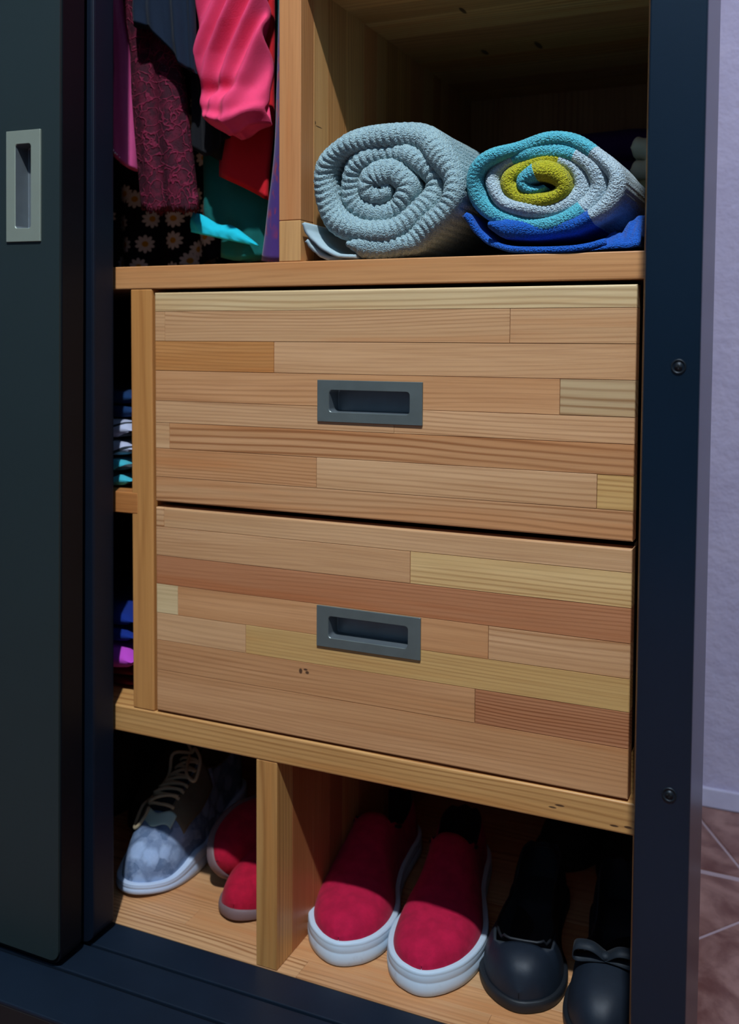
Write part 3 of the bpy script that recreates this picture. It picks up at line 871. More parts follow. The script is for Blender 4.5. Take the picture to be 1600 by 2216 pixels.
# its loose end: a flat woven hem lying at the lower left
def slab(path, w0, w1, th, yf, yb, n=30):
    """cloth strip: path in x,z; from front yf to back yb"""
    P = spline([(x, 0, z) for x, z in path], n)
    vs, fs = [], []
    ny = 10
    for side in (1, -1):
        for i, p in enumerate(P):
            t = (P[min(n - 1, i + 1)] - P[max(0, i - 1)]).normalized(); nr = Vector((-t.z, 0, t.x))
            for k in range(ny + 1):
                q = p + nr * (side * th / 2 + 0.0008 * nz(i * 0.3, k * 0.5))
                y = yf(i / (n - 1)) + (yb - yf(i / (n - 1))) * k / ny
                vs.append((q.x, y, q.z))
    m_ = (ny + 1); T_ = n * m_
    for i in range(n - 1):
        for k in range(ny):
            a = i * m_ + k
            fs.append((a, a + 1, a + m_ + 1, a + m_)); fs.append((T_ + a, T_ + a + m_, T_ + a + m_ + 1, T_ + a + 1))
        fs.append((i * m_, (i + 1) * m_, T_ + (i + 1) * m_, T_ + i * m_))
        fs.append((i * m_ + ny, T_ + i * m_ + ny, T_ + (i + 1) * m_ + ny, (i + 1) * m_ + ny))
    for k in range(ny):
        fs.append((k, T_ + k, T_ + k + 1, k + 1)); a = (n - 1) * m_
        fs.append((a + k, a + k + 1, T_ + a + k + 1, T_ + a + k))
    return fix(from_data(vs, fs))
hem_m = fabric('woven_towel_hem', lin(168, 188, 192), thread=700, strength=0.3)
e = obj('loose_hem', slab([(0.2285, 0.966), (0.2335, 0.954), (0.247, 0.941), (0.264, 0.932), (0.285, 0.930)], 0, 0, 0.004, lambda t: -0.004 + 0.01 * t, 0.34), hem_m, T1r, smooth=True)
e['label'] = 'flat woven hem end'
obj('loose_hem', slab([(0.230, 0.948), (0.238, 0.938), (0.250, 0.930), (0.268, 0.9285)], 0, 0, 0.0045, lambda t: 0.000 + 0.012 * t, 0.34), hem_m, T1r, smooth=True)

AQ, YE, WH, BL = lin(96, 196, 208), lin(198, 188, 34), lin(196, 214, 218), lin(20, 96, 190)
def c2(n_, a, ang, b):
    if n_ < 0.62: c_ = AQ
    elif n_ < 1.72: c_ = YE
    elif n_ < 2.55: c_ = WH
    elif n_ < 2.75: c_ = AQ
    elif n_ < 3.02: c_ = WH
    elif n_ < 3.78: c_ = AQ
    elif n_ < 4.03: c_ = WH
    else: c_ = BL
    return c_
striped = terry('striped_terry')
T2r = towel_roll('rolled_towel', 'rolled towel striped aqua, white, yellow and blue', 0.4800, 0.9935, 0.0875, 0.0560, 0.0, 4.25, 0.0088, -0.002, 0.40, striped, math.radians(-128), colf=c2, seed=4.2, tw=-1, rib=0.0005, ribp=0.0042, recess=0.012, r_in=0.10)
# blue end of the towel bunched to the right on the shelf
def crumple(x0, x1, y0, y1, zb, hf, seed, n=70, fold=18, amp=0.008):
    vs, fs = [], []
    for j in range(n + 1):
        for i in range(n + 1):
            u, v = i / n, j / n
            edge = min(1.0, 5.0 * min(u + 0.02, (1 - u) * 3, v, 1 - v) + 0.02) ** 0.55
            x = x0 + (x1 - x0) * u; y = y0 + (y1 - y0) * v
            f = abs(math.sin((u * 0.8 + v * 0.55) * fold + 2.5 * nz(u * 3, v * 3, seed)))
            z = zb + edge * (hf(u, v) - amp * (1 - f) + 0.004 * nz(u * 8, v * 8, seed))
            vs.append((x, y, max(zb, z)))
    for j in range(n):
        for i in range(n):
            a = j * (n + 1) + i; fs.append((a, a + 1, a + n + 2, a + n + 1))
    # underside
    b = len(vs)
    rim = [i for i in range(n + 1)] + [(j * (n + 1) + n) for j in range(1, n + 1)] + [n * (n + 1) + i for i in range(n - 1, -1, -1)] + [j * (n + 1) for j in range(n - 1, 0, -1)]
    fs.append(tuple(rim[::-1]))
    return from_data(vs, fs)
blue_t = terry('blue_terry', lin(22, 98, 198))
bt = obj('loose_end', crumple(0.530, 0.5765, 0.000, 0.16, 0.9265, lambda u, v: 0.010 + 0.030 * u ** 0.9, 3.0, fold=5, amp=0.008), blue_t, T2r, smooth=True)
bt['label'] = 'deep blue bunched end'
e = obj('loose_end', slab([(0.405, 0.968), (0.418, 0.950), (0.436, 0.937), (0.47, 0.9305), (0.52, 0.9305), (0.545, 0.936)], 0, 0, 0.006, lambda t: 0.004 + 0.006 * math.sin(t * 6), 0.36), blue_t, T2r, smooth=True)
e['label'] = 'deep blue stripe under the roll'
# things at the back of the towel shelf
def fold_stack(name, label, mat, x0, x1, y0, y1, z0, layers, th, group=None, seed=0, mats=None):
    """one garment folded into layers: each fold has a rounded nose to the front"""
    root = thing(name, label, 'folded clothes', ((x0 + x1) / 2, (y0 + y1) / 2, z0), group=group)
    for k in range(layers):
        n, m_ = 26, 14
        vs, fs = [], []
        for i in range(n + 1):
            u = i / n; x = x0 + (x1 - x0) * u + 0.0
            dz = 0.0025 * nz(u * 4, k + seed); dy = 0.006 * nz(u * 2, k * 3 + seed, 2)
            hh_ = th / 2 * (1 + 0.12 * nz(u * 6, k, seed)) * (max(0.0, 1 - abs(2 * u - 1) ** 8)) ** 0.5
            zc = z0 + th * (k + 0.5)
            ring = [(y1, hh_)] + [(y0 + dy + th / 2 + (y1 - y0) * 0.5, hh_)]
            for q in range(m_ + 1):
                a = PI / 2 + PI * q / m_
                ring.append((y0 + dy + th / 2 + th / 2 * math.cos(a), hh_ * math.sin(a)))
            ring += [(y0 + dy + th / 2 + (y1 - y0) * 0.5, -hh_), (y1, -hh_)]
            for (yy, zz) in ring: vs.append((x, yy, zc + zz + (dz if 0 < k else 0)))
        L_ = m_ + 5
        for i in range(n):
            for q in range(L_):
                p = (q + 1) % L_
                fs.append((i * L_ + q, i * L_ + p, (i + 1) * L_ + p, (i + 1) * L_ + q))
        fs.append(tuple(range(L_))); fs.append(tuple(n * L_ + q for q in range(L_)))
        obj('fold', fix(from_data(vs, fs)), (mats[k % len(mats)] if mats else mat), root, smooth=True)
    return root
fold_stack('folded_blanket', 'dark purple folded blanket at the dark back of the towel shelf', fabric('deep_purple_cloth', lin(64, 30, 92)), 0.36, 0.575, 0.42, 0.55, 0.9265, 5, 0.041)
fold_stack('folded_shawl', 'olive folded cloth behind the striped towel', fabric('olive_cloth', lin(150, 148, 110)), 0.500, 0.576, 0.235, 0.33, 0.9265, 4, 0.026)
fold_stack('folded_scarf', 'cream folded cloth on top of the olive cloth', fabric('cream_cloth', lin(225, 215, 190)), 0.5235, 0.576, 0.255, 0.345, 1.0320, 2, 0.026)

# folded clothes on the shelves at the left, behind the door
def stripes(name, a, b, freq, duty=0.0):
    s = NT(name); co = s.coord(); sp = s.n('ShaderNodeSeparateXYZ'); s.set(sp, 0, co)
    z = s.math('ADD', sp.outputs[2], s.math('MULTIPLY', sp.outputs[0], -0.35))
    z = s.math('ADD', z, s.math('MULTIPLY', s.noise(co, 22, 2), 0.01))
    f = s.ramp(s.math('SINE', s.math('MULTIPLY', z, freq)), duty, duty + 0.12)
    s.bump(s.noise(co, 400, 3), 0.3, 0.0008)
    return s.out(s.mix(f, a, b), 0.9, Sheen_Weight=0.2)
st_w = stripes('white_navy_stripe', lin(178, 182, 205), lin(14, 26, 40), 400, 0.72)
st_t = stripes('teal_navy_stripe', lin(52, 172, 188), lin(8, 30, 38), 280, 0.35)
G2 = 'clothes folded behind the sliding door'
fold_stack('folded_shirt', 'bottom folded shirt, teal with dark stripes, on the small pine shelf', st_t, -0.42, -0.0180, 0.020, 0.33, 0.664, 2, 0.0175, group=G2, seed=2)
fold_stack('folded_shirt', 'folded white shirt with dark stripes lying on the teal striped one', st_w, -0.40, -0.0175, 0.023, 0.33, 0.6995, 2, 0.0225, group=G2, seed=5)
fold_stack('folded_jeans', 'dark blue folded cloth on top of the striped shirts', fabric('indigo_cloth', lin(10, 44, 84)), -0.40, -0.026, 0.045, 0.33, 0.7450, 2, 0.017, group=G2, seed=9)
fold_stack('folded_blouse', 'dark crimson folded top at the bottom of the lower left pile', F['crimson'], -0.42, -0.030, 0.050, 0.33, 0.408, 2, 0.013, group=G2, seed=3)
fold_stack('folded_blouse', 'violet pink folded top in the lower left pile', fabric('violet_cloth', lin(190, 70, 190)), -0.40, -0.0200, 0.022, 0.33, 0.4345, 1, 0.034, group=G2, seed=4)
fold_stack('folded_sweater', 'deep blue folded sweater on the violet top', fabric('royal_cloth', lin(10, 40, 120)), -0.40, -0.0230, 0.030, 0.33, 0.469, 2, 0.020, group=G2, seed=6)

# ------------------------------------------------------------------ shoes
OUT = [(0, 0), (0.0012, 0.0036), (0.004, 0.0066), (0.012, 0.0118), (0.04, 0.0225), (0.1, 0.036), (0.2, 0.0465), (0.32, 0.0505), (0.45, 0.0455), (0.6, 0.0375), (0.75, 0.035), (0.88, 0.034), (0.955, 0.0255), (0.988, 0.0135), (0.996, 0.0078), (0.9988, 0.0042), (1, 0)]
INN = [(0, 0), (0.0012, 0.0038), (0.004, 0.0070), (0.012, 0.0124), (0.04, 0.0240), (0.1, 0.0355), (0.2, 0.0425), (0.32, 0.0415), (0.45, 0.033), (0.6, 0.029), (0.75, 0.031), (0.88, 0.033), (0.955, 0.0255), (0.988, 0.0135), (0.996, 0.0078), (0.9988, 0.0042), (1, 0)]

def shoe(root, L, W, upper_m, lining_m, sole_m, sole_t, H, throat, rim, mirror=1, sole_out=0.003, grooves=True, crease=0.0, nose=0.9, dirt=None, toe_box=0.0, sole_lab=None):
    """upper (with lining inside) and sole. local frame: toe tip at the origin, heel at +y, ground z=0.
    sole_t, H, rim: tables over s (0 toe .. 1 heel)"""
    NSt = 72; MP = 33
    S = [0.5 - 0.5 * math.cos(PI * i / NSt) for i in range(NSt + 1)]
    vs, fs, mi = [], [], []
    def widths(s_):
        a, b = sinterp(OUT, s_) * W, sinterp(INN, s_) * W
        return (b, a) if mirror > 0 else (a, b)      # left (-x), right (+x)
    for s_ in S:
        wl, wr = widths(s_); wl = max(wl, 0.0004); wr = max(wr, 0.0004)
        zb = sinterp(sole_t, s_) - 0.006
        y = L * (0.006 + 0.985 * s_)
        k = 0.93
        open_ = s_ > throat and s_ < 0.975
        e = 1.0 if s_ > throat else 0.0
        h = sinterp(H, s_) if not open_ else sinterp(rim, s_)
        if s_ >= 0.975: h = sinterp(rim, 0.975)
        for q in range(MP):
            f = q / (MP - 1)
            if not open_:
                a = PI * (1 - f)
                cx_ = math.cos(a); sx = math.sin(a)
                wloc = (wr if cx_ > 0 else wl) * k
                x = math.copysign(abs(cx_) ** 0.78, cx_) * wloc
                z = zb + (h + 0.006) * (sx ** nose)
                if s_ >= 0.975: z = zb + (h + 0.006) * (sx ** 0.35)
                if crease and s_ < throat:
                    z -= crease * math.exp(-((s_ - 0.245 - 0.02 * cx_) / 0.012) ** 2) * sx + crease * 0.6 * math.exp(-((s_ - 0.31 + 0.015 * cx_) / 0.012) ** 2) * sx
            else:
                if f < 0.30: g = f / 0.30; x = -wl * k * (1 - 0.22 * g * g); z = zb + (h + 0.006) * g
                elif f < 0.40: g = (f - 0.30) / 0.10; x = -wl * k * (0.78 - 0.10 * g); z = zb + (h + 0.006) + 0.0015 * math.sin(PI * g)
                elif f <= 0.60:
                    g = (f - 0.40) / 0.20
                    xa = -wl * k * 0.72; xb = wr * k * 0.72
                    x = xa + (xb - xa) * g; z = sinterp(sole_t, s_) + 0.002
                elif f <= 0.70: g = (0.70 - f) / 0.10; x = wr * k * (0.78 - 0.10 * g); z = zb + (h + 0.006) + 0.0015 * math.sin(PI * g)
                else: g = (1 - f) / 0.30; x = wr * k * (1 - 0.22 * g * g); z = zb + (h + 0.006) * g
            vs.append((x, y, z))
    for i in range(NSt):
        o2 = S[i] > throat and S[i + 1] < 0.975
        for q in range(MP - 1):
            fs.append((i * MP + q, (i + 1) * MP + q, (i + 1) * MP + q + 1, i * MP + q + 1))
            mi.append(1 if ((o2 or (S[i + 1] > throat)) and 10 <= q <= 21) else 0)
    me = fix(from_data(vs, fs, mi))
    me.materials.append(upper_m); me.materials.append(lining_m)
    up = obj('upper', me, [upper_m, lining_m], root, world=False, smooth=True)
    # sole
    outline = []
    NO = 120
    for i in range(NO):
        t = i / NO
        a = 2 * PI * t
        s_ = 0.5 - 0.5 * math.cos(a)
        wl, wr = widths(s_)
        x = wr if a < PI else -wl
        outline.append((x, L * s_, s_))
    nrm = []
    for i in range(NO):
        p, q = outline[(i + 1) % NO], outline[i - 1]
        tx, ty = p[0] - q[0], p[1] - q[1]; l = math.hypot(tx, ty) or 1
        nrm.append((ty / l, -tx / l))
    lv = [(0.0, -0.006), (0.03, -0.0015), (0.08, 0.0), (0.30, 0.0006), (0.54, 0.0003), (0.57, -0.0002), (0.60, 0.0002), (0.82, 0.0), (0.85, -0.0003), (0.88, 0.0), (0.97, -0.0006), (1.0, -0.0022)] if grooves else [(0.0, -0.006), (0.05, -0.001), (0.15, 0.0), (0.6, 0.0), (0.9, -0.0005), (1.0, -0.002)]
    vs, fs = [], []
    for (f, off) in lv:
        for i, (x, y, s_) in enumerate(outline):
            t_ = sinterp(sole_t, s_)
            spring = toe_box * max(0.0, 1 - s_ / 0.2) ** 2
            o_ = off + sole_out
            vs.append((x + nrm[i][0] * o_, y + nrm[i][1] * o_, spring * (1 - f) + t_ * f))
    for r in range(len(lv) - 1):
        for i in range(NO):
            j = (i + 1) % NO
            fs.append((r * NO + i, r * NO + j, (r + 1) * NO + j, (r + 1) * NO + i))
    # top lip going inwards to the upper
    b = len(vs)
    for i, (x, y, s_) in enumerate(outline):
        vs.append((x - nrm[i][0] * 0.008 if abs(x) > 0.009 else x * 0.3, y - nrm[i][1] * 0.006, sinterp(sole_t, s_) - 0.001))
    r = len(lv) - 1
    for i in range(NO):
        j = (i + 1) % NO
        fs.append((r * NO + i, r * NO + j, b + j, b + i))
    fs.append(tuple(b + i for i in range(NO))); fs.append(tuple(range(NO))[::-1])
    so = obj('sole', fix(from_data(vs, fs)), sole_m, root, world=False, smooth=True)
    if sole_lab: so['label'] = sole_lab
    return up, so

def canvas(name, col):
    s = NT(name); co = s.coord(); sp = s.n('ShaderNodeSeparateXYZ'); s.set(sp, 0, co)
    wv = s.math('MULTIPLY', s.math('SINE', s.math('MULTIPLY', sp.outputs[0], 5200)), s.math('SINE', s.math('MULTIPLY', sp.outputs[1], 5200)))
    f = s.noise(co, 70, 4, 0.6)
    c = s.mix(s.ramp(f, 0.3, 0.7), tuple(x * 0.82 for x in col[:3]) + (1,), tuple(min(1, x * 1.12) for x in col[:3]) + (1,))
    s.bump(s.math('ADD', s.math('MULTIPLY', wv, 0.4), s.noise(co, 300, 3)), 0.3, 0.0006)
    return s.out(c, 0.9, Sheen_Weight=0.04, Specular_IOR_Level=0.2)
def dirty_white(name, col, dirt):
    s = NT(name); co = s.coord()
    f = s.ramp(s.noise(s.map(co, (60, 60, 30)), 1.0, 5, 0.7), 0.56, 0.72)
    g = s.noise(co, 25, 3)
    c = s.mix(s.math('MULTIPLY', f, 0.35), s.mix(g, col, tuple(x * 0.88 for x in col[:3]) + (1,)), dirt)
    return s.out(c, 0.55, Specular_IOR_Level=0.35)
red_canvas = canvas('red_canvas', lin(184, 20, 62))
white_rub = dirty_white('white_rubber', lin(204, 222, 236), lin(120, 112, 108))
dark_lin = fabric('dark_lining', lin(44, 10, 20))
FL = 0.1392

SL = 0.295
def slipon(x, y, rz, mirror, label):
    r = thing('slip_on_shoe', label, 'shoe', (x, y, FL), (0, 0, rz), 'red slip-on shoes')
    shoe(r, SL, 1.12, red_canvas, dark_lin, white_rub,
         [(0, 0.0285), (0.1, 0.0275), (0.3, 0.0245), (0.6, 0.025), (1, 0.028)],
         [(0, 0.004), (0.02, 0.010), (0.06, 0.0175), (0.13, 0.0235), (0.22, 0.029), (0.32, 0.039), (0.42, 0.052), (0.50, 0.064), (0.57, 0.073), (0.65, 0.075), (1, 0.05)],
         0.58, [(0, 0.06), (0.56, 0.062), (0.66, 0.045), (0.75, 0.036), (0.9, 0.043), (1, 0.046)], mirror=mirror, crease=0.0022, sole_lab='thick white rubber sole')
    # elastic gussets and a rolled collar
    gm = dark_lin
    for sx in (-1, 1):
        tab = (OUT if sx * mirror > 0 else INN)
        pts = []
        for k in range(12):
            s_ = 0.58 + 0.09 * k / 11
            wv = sinterp(tab, s_) * 1.12 * 0.93
            pts.append((sx * wv * 0.80, SL * (0.006 + 0.985 * s_), sinterp([(0, 0.025), (1, 0.027)], s_) + sinterp([(0.56, 0.062), (0.66, 0.045), (0.75, 0.038)], s_) * 0.93))
        obj('gusset', tube(pts, 0.0022, 6), gm, r, world=False, smooth=True)
    return r
slipon(0.2530, 0.0360, math.radians(9), -1, 'red canvas slip-on shoe with white sole next to the divider')
slipon(0.3570, 0.0270, math.radians(9.5), 1, 'red canvas slip-on shoe with white sole beside the black flat')

# black shoes at the right
blk = plain('black_leather', lin(22, 32, 44), 0.55, spec=0.4, var=0.25, vscale=60, bump=(220, 0.2, 0.0008))
blk_l = plain('grey_black_lining', lin(34, 42, 50), 0.8, var=0.2)
blk_s = plain('black_rubber', lin(22, 27, 33), 0.55, var=0.2)
RF = [(0, 0.032), (0.2, 0.034), (0.4, 0.030), (0.6, 0.031), (0.8, 0.040), (0.92, 0.046), (1, 0.046)]
HF = [(0, 0.008), (0.03, 0.026), (0.08, 0.036), (0.15, 0.040), (0.24, 0.041), (0.5, 0.04), (1, 0.04)]
r = thing('ballet_flat', 'black low-cut flat shoe with rounded toe, right of the red slip-ons', 'shoe', (0.4600, 0.0440, FL), (0, 0, math.radians(8)), 'black shoes')
shoe(r, 0.245, 1.04, blk, blk_l, blk_s, [(0, 0.013), (0.5, 0.010), (0.68, 0.012), (0.74, 0.016), (1, 0.017)], HF, 0.165, RF, mirror=-1, grooves=False, sole_out=0.0015)
def binding(parent, L, W, thr, H_, R_, st, mirror, mat, rad=0.0016):
    """rolled edge round the opening of a low shoe"""
    pts = []
    n = 60
    for k in range(n):
        a = 2 * PI * k / n
        s_ = thr + (0.955 - thr) * (0.5 - 0.5 * math.cos(a))
        sd = 1 if a < PI else -1
        tab = OUT if sd * mirror > 0 else INN
        wv = sinterp(tab, s_) * W * 0.93 * 0.76 * min(1.0, (abs(math.sin(a)) ** 0.35))
        h_ = sinterp(R_, s_) if s_ > thr + 0.02 else sinterp(H_, s_) * 0.98
        pts.append((sd * wv, L * (0.006 + 0.985 * s_), st + h_))
    return obj('collar_binding', tube(pts, rad, 6, closed=True), mat, parent, world=False, smooth=True)
binding(r, 0.245, 1.04, 0.165, HF, RF, 0.0135, -1, blk_s)
r = thing('black_loafer', 'black shoe with a fabric bow, toe to the front, against the black post', 'shoe', (0.5480, 0.0170, FL), (0, 0, math.radians(5)), 'black shoes')
shoe(r, 0.255, 0.94, blk, blk_l, blk_s, [(0, 0.012), (0.5, 0.010), (0.68, 0.012), (0.74, 0.020), (1, 0.021)],
     [(0, 0.006), (0.03, 0.022), (0.08, 0.033), (0.16, 0.040), (0.26, 0.045), (0.36, 0.050), (0.5, 0.05), (1, 0.05)], 0.30,
     [(0, 0.04), (0.36, 0.044), (0.5, 0.034), (0.75, 0.038), (0.92, 0.050), (1, 0.050)], grooves=False, sole_out=0.0015)
# bow on the vamp
bow = fabric('black_ribbon', lin(28, 36, 44), strength=0.2, rough=0.6)
def ribbon(pts, w_, th=0.0012):
    P = spline(pts, 24); vs, fs = [], []
    for i, p in enumerate(P):
        t = (P[min(23, i + 1)] - P[max(0, i - 1)]).normalized()
        side = t.cross(Vector((0, 0, 1)));
        if side.length < 0.1: side = Vector((0, 1, 0))
        side.normalize(); wd = w_ if not callable(w_) else w_(i / 23)
        side = Vector((0, 0.85, 0.35)).normalized()
        vs += [p + side * wd / 2, p - side * wd / 2]
    for i in range(23): fs.append((2 * i, 2 * i + 1, 2 * i + 3, 2 * i + 2))
    return from_data(vs, fs)
zt = 0.060; yb_ = 0.066
for sx in (-1, 1):
    o = obj('bow_loop', ribbon([(0, yb_, zt), (sx * 0.014, yb_ - 0.003, zt + 0.010), (sx * 0.030, yb_ - 0.002, zt + 0.008), (sx * 0.031, yb_, zt - 0.004), (sx * 0.014, yb_, zt - 0.002), (0, yb_, zt)], 0.012), bow, r, world=False, smooth=True)
    md = o.modifiers.new('s', 'SOLIDIFY'); md.thickness = 0.0012
bm = bmesh.new(); bmesh.ops.create_uvsphere(bm, u_segments=14, v_segments=8, radius=0.006, matrix=Matrix.Translation((0, yb_, zt + 0.001)) @ Matrix.Scale(0.7, 4, (0, 0, 1)))
obj('bow_knot', bm, bow, r, world=False, smooth=True)
# dark ankle boots standing in the shadow behind the black shoes
boot_m = plain('matte_black_boot', lin(14, 15, 13), 0.75, var=0.4, vscale=25, bump=(80, 0.4, 0.002))
for (x, y, rz, mr, lb) in ((0.430, 0.33, -4, 1, 'black ankle boot in the dark behind the flat shoe'), (0.530, 0.30, 3, -1, 'black ankle boot in the dark behind the bow shoe')):
    r = thing('ankle_boot', lb, 'boot', (x, y, FL), (0, 0, math.radians(rz)), 'black ankle boots')
    shoe(r, 0.215, 0.90, boot_m, blk_l, blk_s, [(0, 0.014), (0.65, 0.014), (0.72, 0.026), (1, 0.028)],
         [(0, 0.006), (0.05, 0.024), (0.15, 0.038), (0.3, 0.052), (0.42, 0.075), (0.52, 0.10), (1, 0.1)], 0.52,
         [(0, 0.1), (0.5, 0.115), (0.65, 0.13), (1, 0.132)], mirror=mr, grooves=False)

# crimson shoes in the left compartment
crim = canvas('crimson_canvas', lin(182, 16, 50)); crim_s = dirty_white('brown_grey_rubber', lin(128, 104, 104), lin(80, 60, 60))
def crimson(x, y, z, rot, mirror, label):
    r = thing('crimson_shoe', label, 'shoe', (x, y, z), rot, 'crimson shoes')
    up, so = shoe(r, 0.235, 0.88, crim, dark_lin, crim_s, [(0, 0.018), (0.1, 0.012), (0.3, 0.010), (0.65, 0.012), (1, 0.018)],
         [(0, 0.006), (0.03, 0.017), (0.08, 0.026), (0.16, 0.033), (0.26, 0.040), (0.36, 0.047), (0.5, 0.05), (1, 0.05)], 0.38,
         [(0, 0.04), (0.36, 0.044), (0.5, 0.036), (0.75, 0.040), (0.92, 0.050), (1, 0.050)], mirror=mirror, grooves=False, sole_out=0.001, toe_box=0.004, crease=0.0012, sole_lab='grey-brown rubber sole')
    return r
crimson(0.103, 0.0550, FL, (0, 0, math.radians(5)), 1, 'crimson shoe lying flat, toe peeking out from behind the divider')
crimson(0.036, 0.098, FL + 0.036, (math.radians(8), math.radians(60), math.radians(-4)), -1, 'crimson shoe tipped on its side beside the grey sneaker')

# grey-blue sneaker
s = NT('camo_sneaker_fabric'); co = s.coord()
vo = s.n('ShaderNodeTexVoronoi'); s.set(vo, 'Scale', 46.0)
dm = s.n('ShaderNodeVectorMath', operation='ADD'); s.set(dm, 0, co)
tn = s.n('ShaderNodeTexNoise'); s.set(tn, 'Vector', co); s.set(tn, 'Scale', 60.0)
sc3 = s.n('ShaderNodeVectorMath', operation='SCALE'); s.set(sc3, 0, tn.outputs['Color']); sc3.inputs['Scale'].default_value = 0.012
s.set(dm, 1, sc3.outputs[0]); s.set(vo, 'Vector', dm.outputs[0])
spc = s.n('ShaderNodeSeparateColor'); s.set(spc, 0, vo.outputs['Color'])
c = s.mix(s.ramp(spc.outputs[0], 0.25, 0.75), lin(104, 126, 158), lin(156, 176, 208))
c = s.mix(s.math('MULTIPLY', s.ramp(vo.outputs['Distance'], 0.36, 0.66), 0.6), c, lin(78, 94, 124))
c = s.mix(s.math('MULTIPLY', s.ramp(s.noise(co, 110, 3, 0.6), 0.45, 0.7), 0.25), c, lin(180, 196, 222))
s.bump(s.noise(co, 350, 3), 0.3, 0.0008)
camo = s.out(c, 0.85)
beige = fabric('beige_lace', lin(190, 172, 138), thread=1600)
khaki = fabric('khaki_mesh', lin(112, 100, 80))
mint = fabric('mint_cloth', lin(196, 224, 212))
white_s = dirty_white('white_blue_foam', lin(196, 212, 236), lin(130, 135, 145))
SNX = thing('sneaker', 'grey-blue marbled sneaker with beige laces and white sole', 'shoe', (-0.0440, 0.0500, FL), (0, 0, math.radians(5)), None)
Ls = 0.275
ST = [(0, 0.020), (0.05, 0.017), (0.12, 0.016), (0.19, 0.021), (0.28, 0.030), (0.40, 0.026), (0.6, 0.028), (0.8, 0.036), (1, 0.040)]
HS = [(0, 0.006), (0.03, 0.021), (0.08, 0.035), (0.15, 0.046), (0.22, 0.055), (0.30, 0.063), (0.40, 0.072), (0.5, 0.084), (0.58, 0.092), (1, 0.06)]
RS = [(0, 0.06), (0.55, 0.078), (0.65, 0.066), (0.8, 0.060), (0.92, 0.072), (1, 0.074)]
shoe(SNX, Ls, 0.96, camo, khaki, white_s, ST, HS, 0.56, RS, mirror=1, sole_out=0.0045, toe_box=0.006, sole_lab='white foam sole with a wavy edge')
def top_at(s_, xf, lift=0.0):
    """point on the upper's top at station s_, xf in -1..1 of the half width"""
    wl, wr = sinterp(INN, s_) * 0.98, sinterp(OUT, s_) * 0.98
    wloc = (wr if xf > 0 else wl) * 0.93
    cx_ = abs(xf) ** (1 / 0.78); sx = math.sqrt(max(0, 1 - cx_ * cx_))
    zb = sinterp(ST, s_) - 0.006
    return Vector((xf * wloc, Ls * (0.006 + 0.985 * s_), zb + (sinterp(HS, s_) + 0.006) * sx ** 0.9 + lift))
def patch(name, fn, nu, nv, mat, parent, th=0.002, lab=None):
    vs, fs = [], []
    for j in range(nv + 1):
        for i in range(nu + 1): vs.append(fn(i / nu, j / nv))
    for j in range(nv):
        for i in range(nu): a = j * (nu + 1) + i; fs.append((a, a + 1, a + nu + 2, a + nu + 1))
    o = obj(name, from_data(vs, fs), mat, parent, world=False, smooth=True)
    md = o.modifiers.new('s', 'SOLIDIFY'); md.thickness = th; md.offset = 1
    if lab: o['label'] = lab
    return o
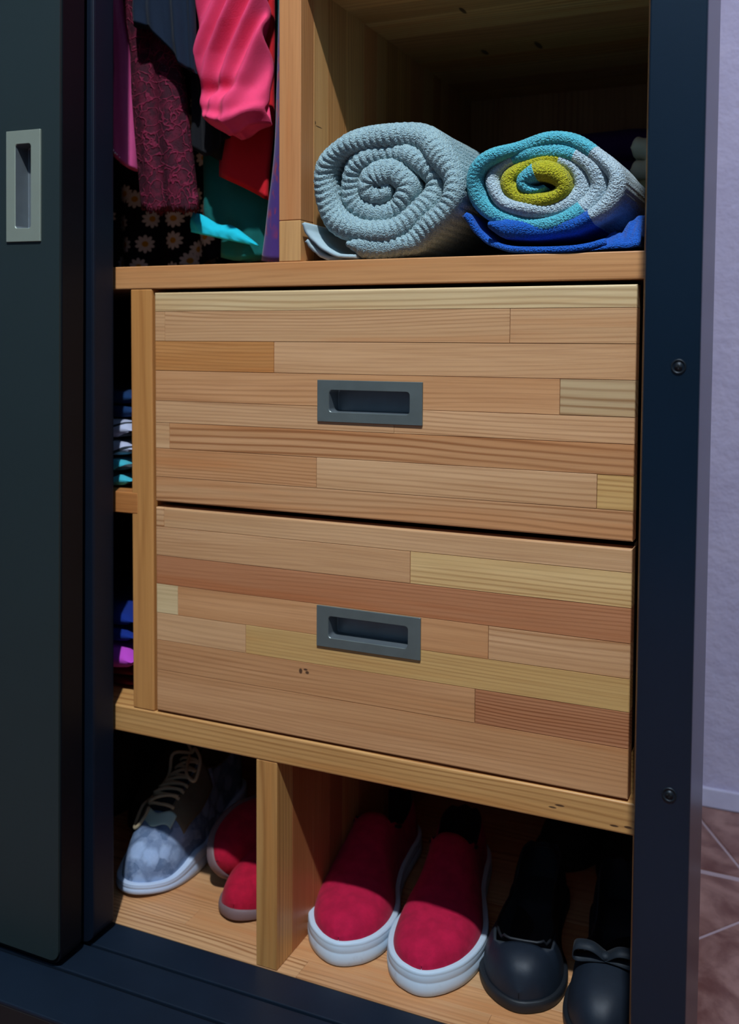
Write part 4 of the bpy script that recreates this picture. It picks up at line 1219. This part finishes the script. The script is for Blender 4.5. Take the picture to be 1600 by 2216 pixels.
# eyestay base (mint) across the vamp, khaki quarters each side of the laces, dark tongue
patch('vamp_patch', lambda u, v: top_at(0.178 + 0.050 * v - 0.012 * math.cos((u - .45) * 7), -0.46 + 1.05 * u, 0.0020), 20, 6, mint, SNX, lab='mint patch below the laces')
for sx in (-1, 1):
    patch('quarter', lambda u, v, sx=sx: top_at(0.226 + 0.324 * v, sx * (0.36 + 0.50 * u), 0.0016), 12, 20, khaki, SNX, lab='khaki mesh quarter')
patch('tongue', lambda u, v: top_at(0.228 + 0.352 * v, -0.34 + 0.68 * u, 0.0012 + 0.006 * v), 12, 20, fabric('dark_tongue', lin(36, 38, 42)), SNX, lab='dark tongue')
lace_r = 0.0023
for k in range(7):
    s0 = 0.245 + 0.045 * k
    a = [top_at(s0 + 0.004 * abs(t_), t_ * 0.46, 0.0045 + 0.0007 * k) for t_ in [-1 + 2 * i / 12 for i in range(13)]]
    obj('lace', tube(a, lace_r, 8), beige, SNX, world=False, smooth=True)
    if k < 6:
        b_ = [top_at(s0 + 0.045 * i / 10, -0.44 + 0.88 * i / 10, 0.0085) for i in range(11)]
        obj('lace', tube(b_, lace_r, 8), beige, SNX, world=False, smooth=True)
# bow ends: a long free lace falling forward over the side, with a loop
A0 = top_at(0.54, 0.05, 0.010)
fl = [A0, A0 + Vector((-0.018, -0.020, 0.004)), top_at(0.44, -0.62, 0.012), top_at(0.36, -0.80, 0.010), top_at(0.28, -0.82, 0.010), top_at(0.215, -0.80, 0.006), top_at(0.175, -0.70, 0.004), top_at(0.170, -0.52, 0.0045), top_at(0.195, -0.38, 0.006), top_at(0.225, -0.34, 0.007)]
obj('lace', tube(spline(fl, 50), lace_r, 8), beige, SNX, world=False, smooth=True)
lp = [A0, A0 + Vector((0.012, -0.012, 0.012)), A0 + Vector((0.030, -0.030, 0.006)), A0 + Vector((0.034, -0.052, -0.012)), A0 + Vector((0.018, -0.046, -0.006)), A0 + Vector((0.004, -0.014, 0.002))]
obj('lace', tube(spline(lp, 40), lace_r, 8), beige, SNX, world=False, smooth=True)
lp = [A0, A0 + Vector((-0.012, 0.010, 0.014)), A0 + Vector((-0.006, 0.028, 0.022)), A0 + Vector((0.004, 0.034, 0.014))]
obj('lace', tube(spline(lp, 24), lace_r, 8), beige, SNX, world=False, smooth=True)

# dark brown boots behind the sneaker, at the left
bro = plain('dark_brown_suede', lin(60, 50, 44), 0.9, var=0.3, vscale=30, bump=(120, 0.4, 0.002))
for (x, y, rz, mr, lb) in ((-0.135, 0.185, 6, 1, 'dark brown suede boot in the shadow left of the sneaker'), (-0.235, 0.175, 2, -1, 'dark brown suede boot mostly hidden behind the sliding door')):
    r = thing('ankle_boot', lb, 'boot', (x, y, FL), (0, 0, math.radians(rz)), 'brown boots')
    shoe(r, 0.27, 0.95, bro, blk_l, blk_s, [(0, 0.016), (0.65, 0.015), (0.72, 0.026), (1, 0.028)],
         [(0, 0.006), (0.05, 0.026), (0.15, 0.042), (0.3, 0.060), (0.42, 0.085), (0.52, 0.11), (1, 0.1)], 0.52,
         [(0, 0.1), (0.5, 0.12), (0.65, 0.145), (1, 0.15)], mirror=mr, grooves=False)
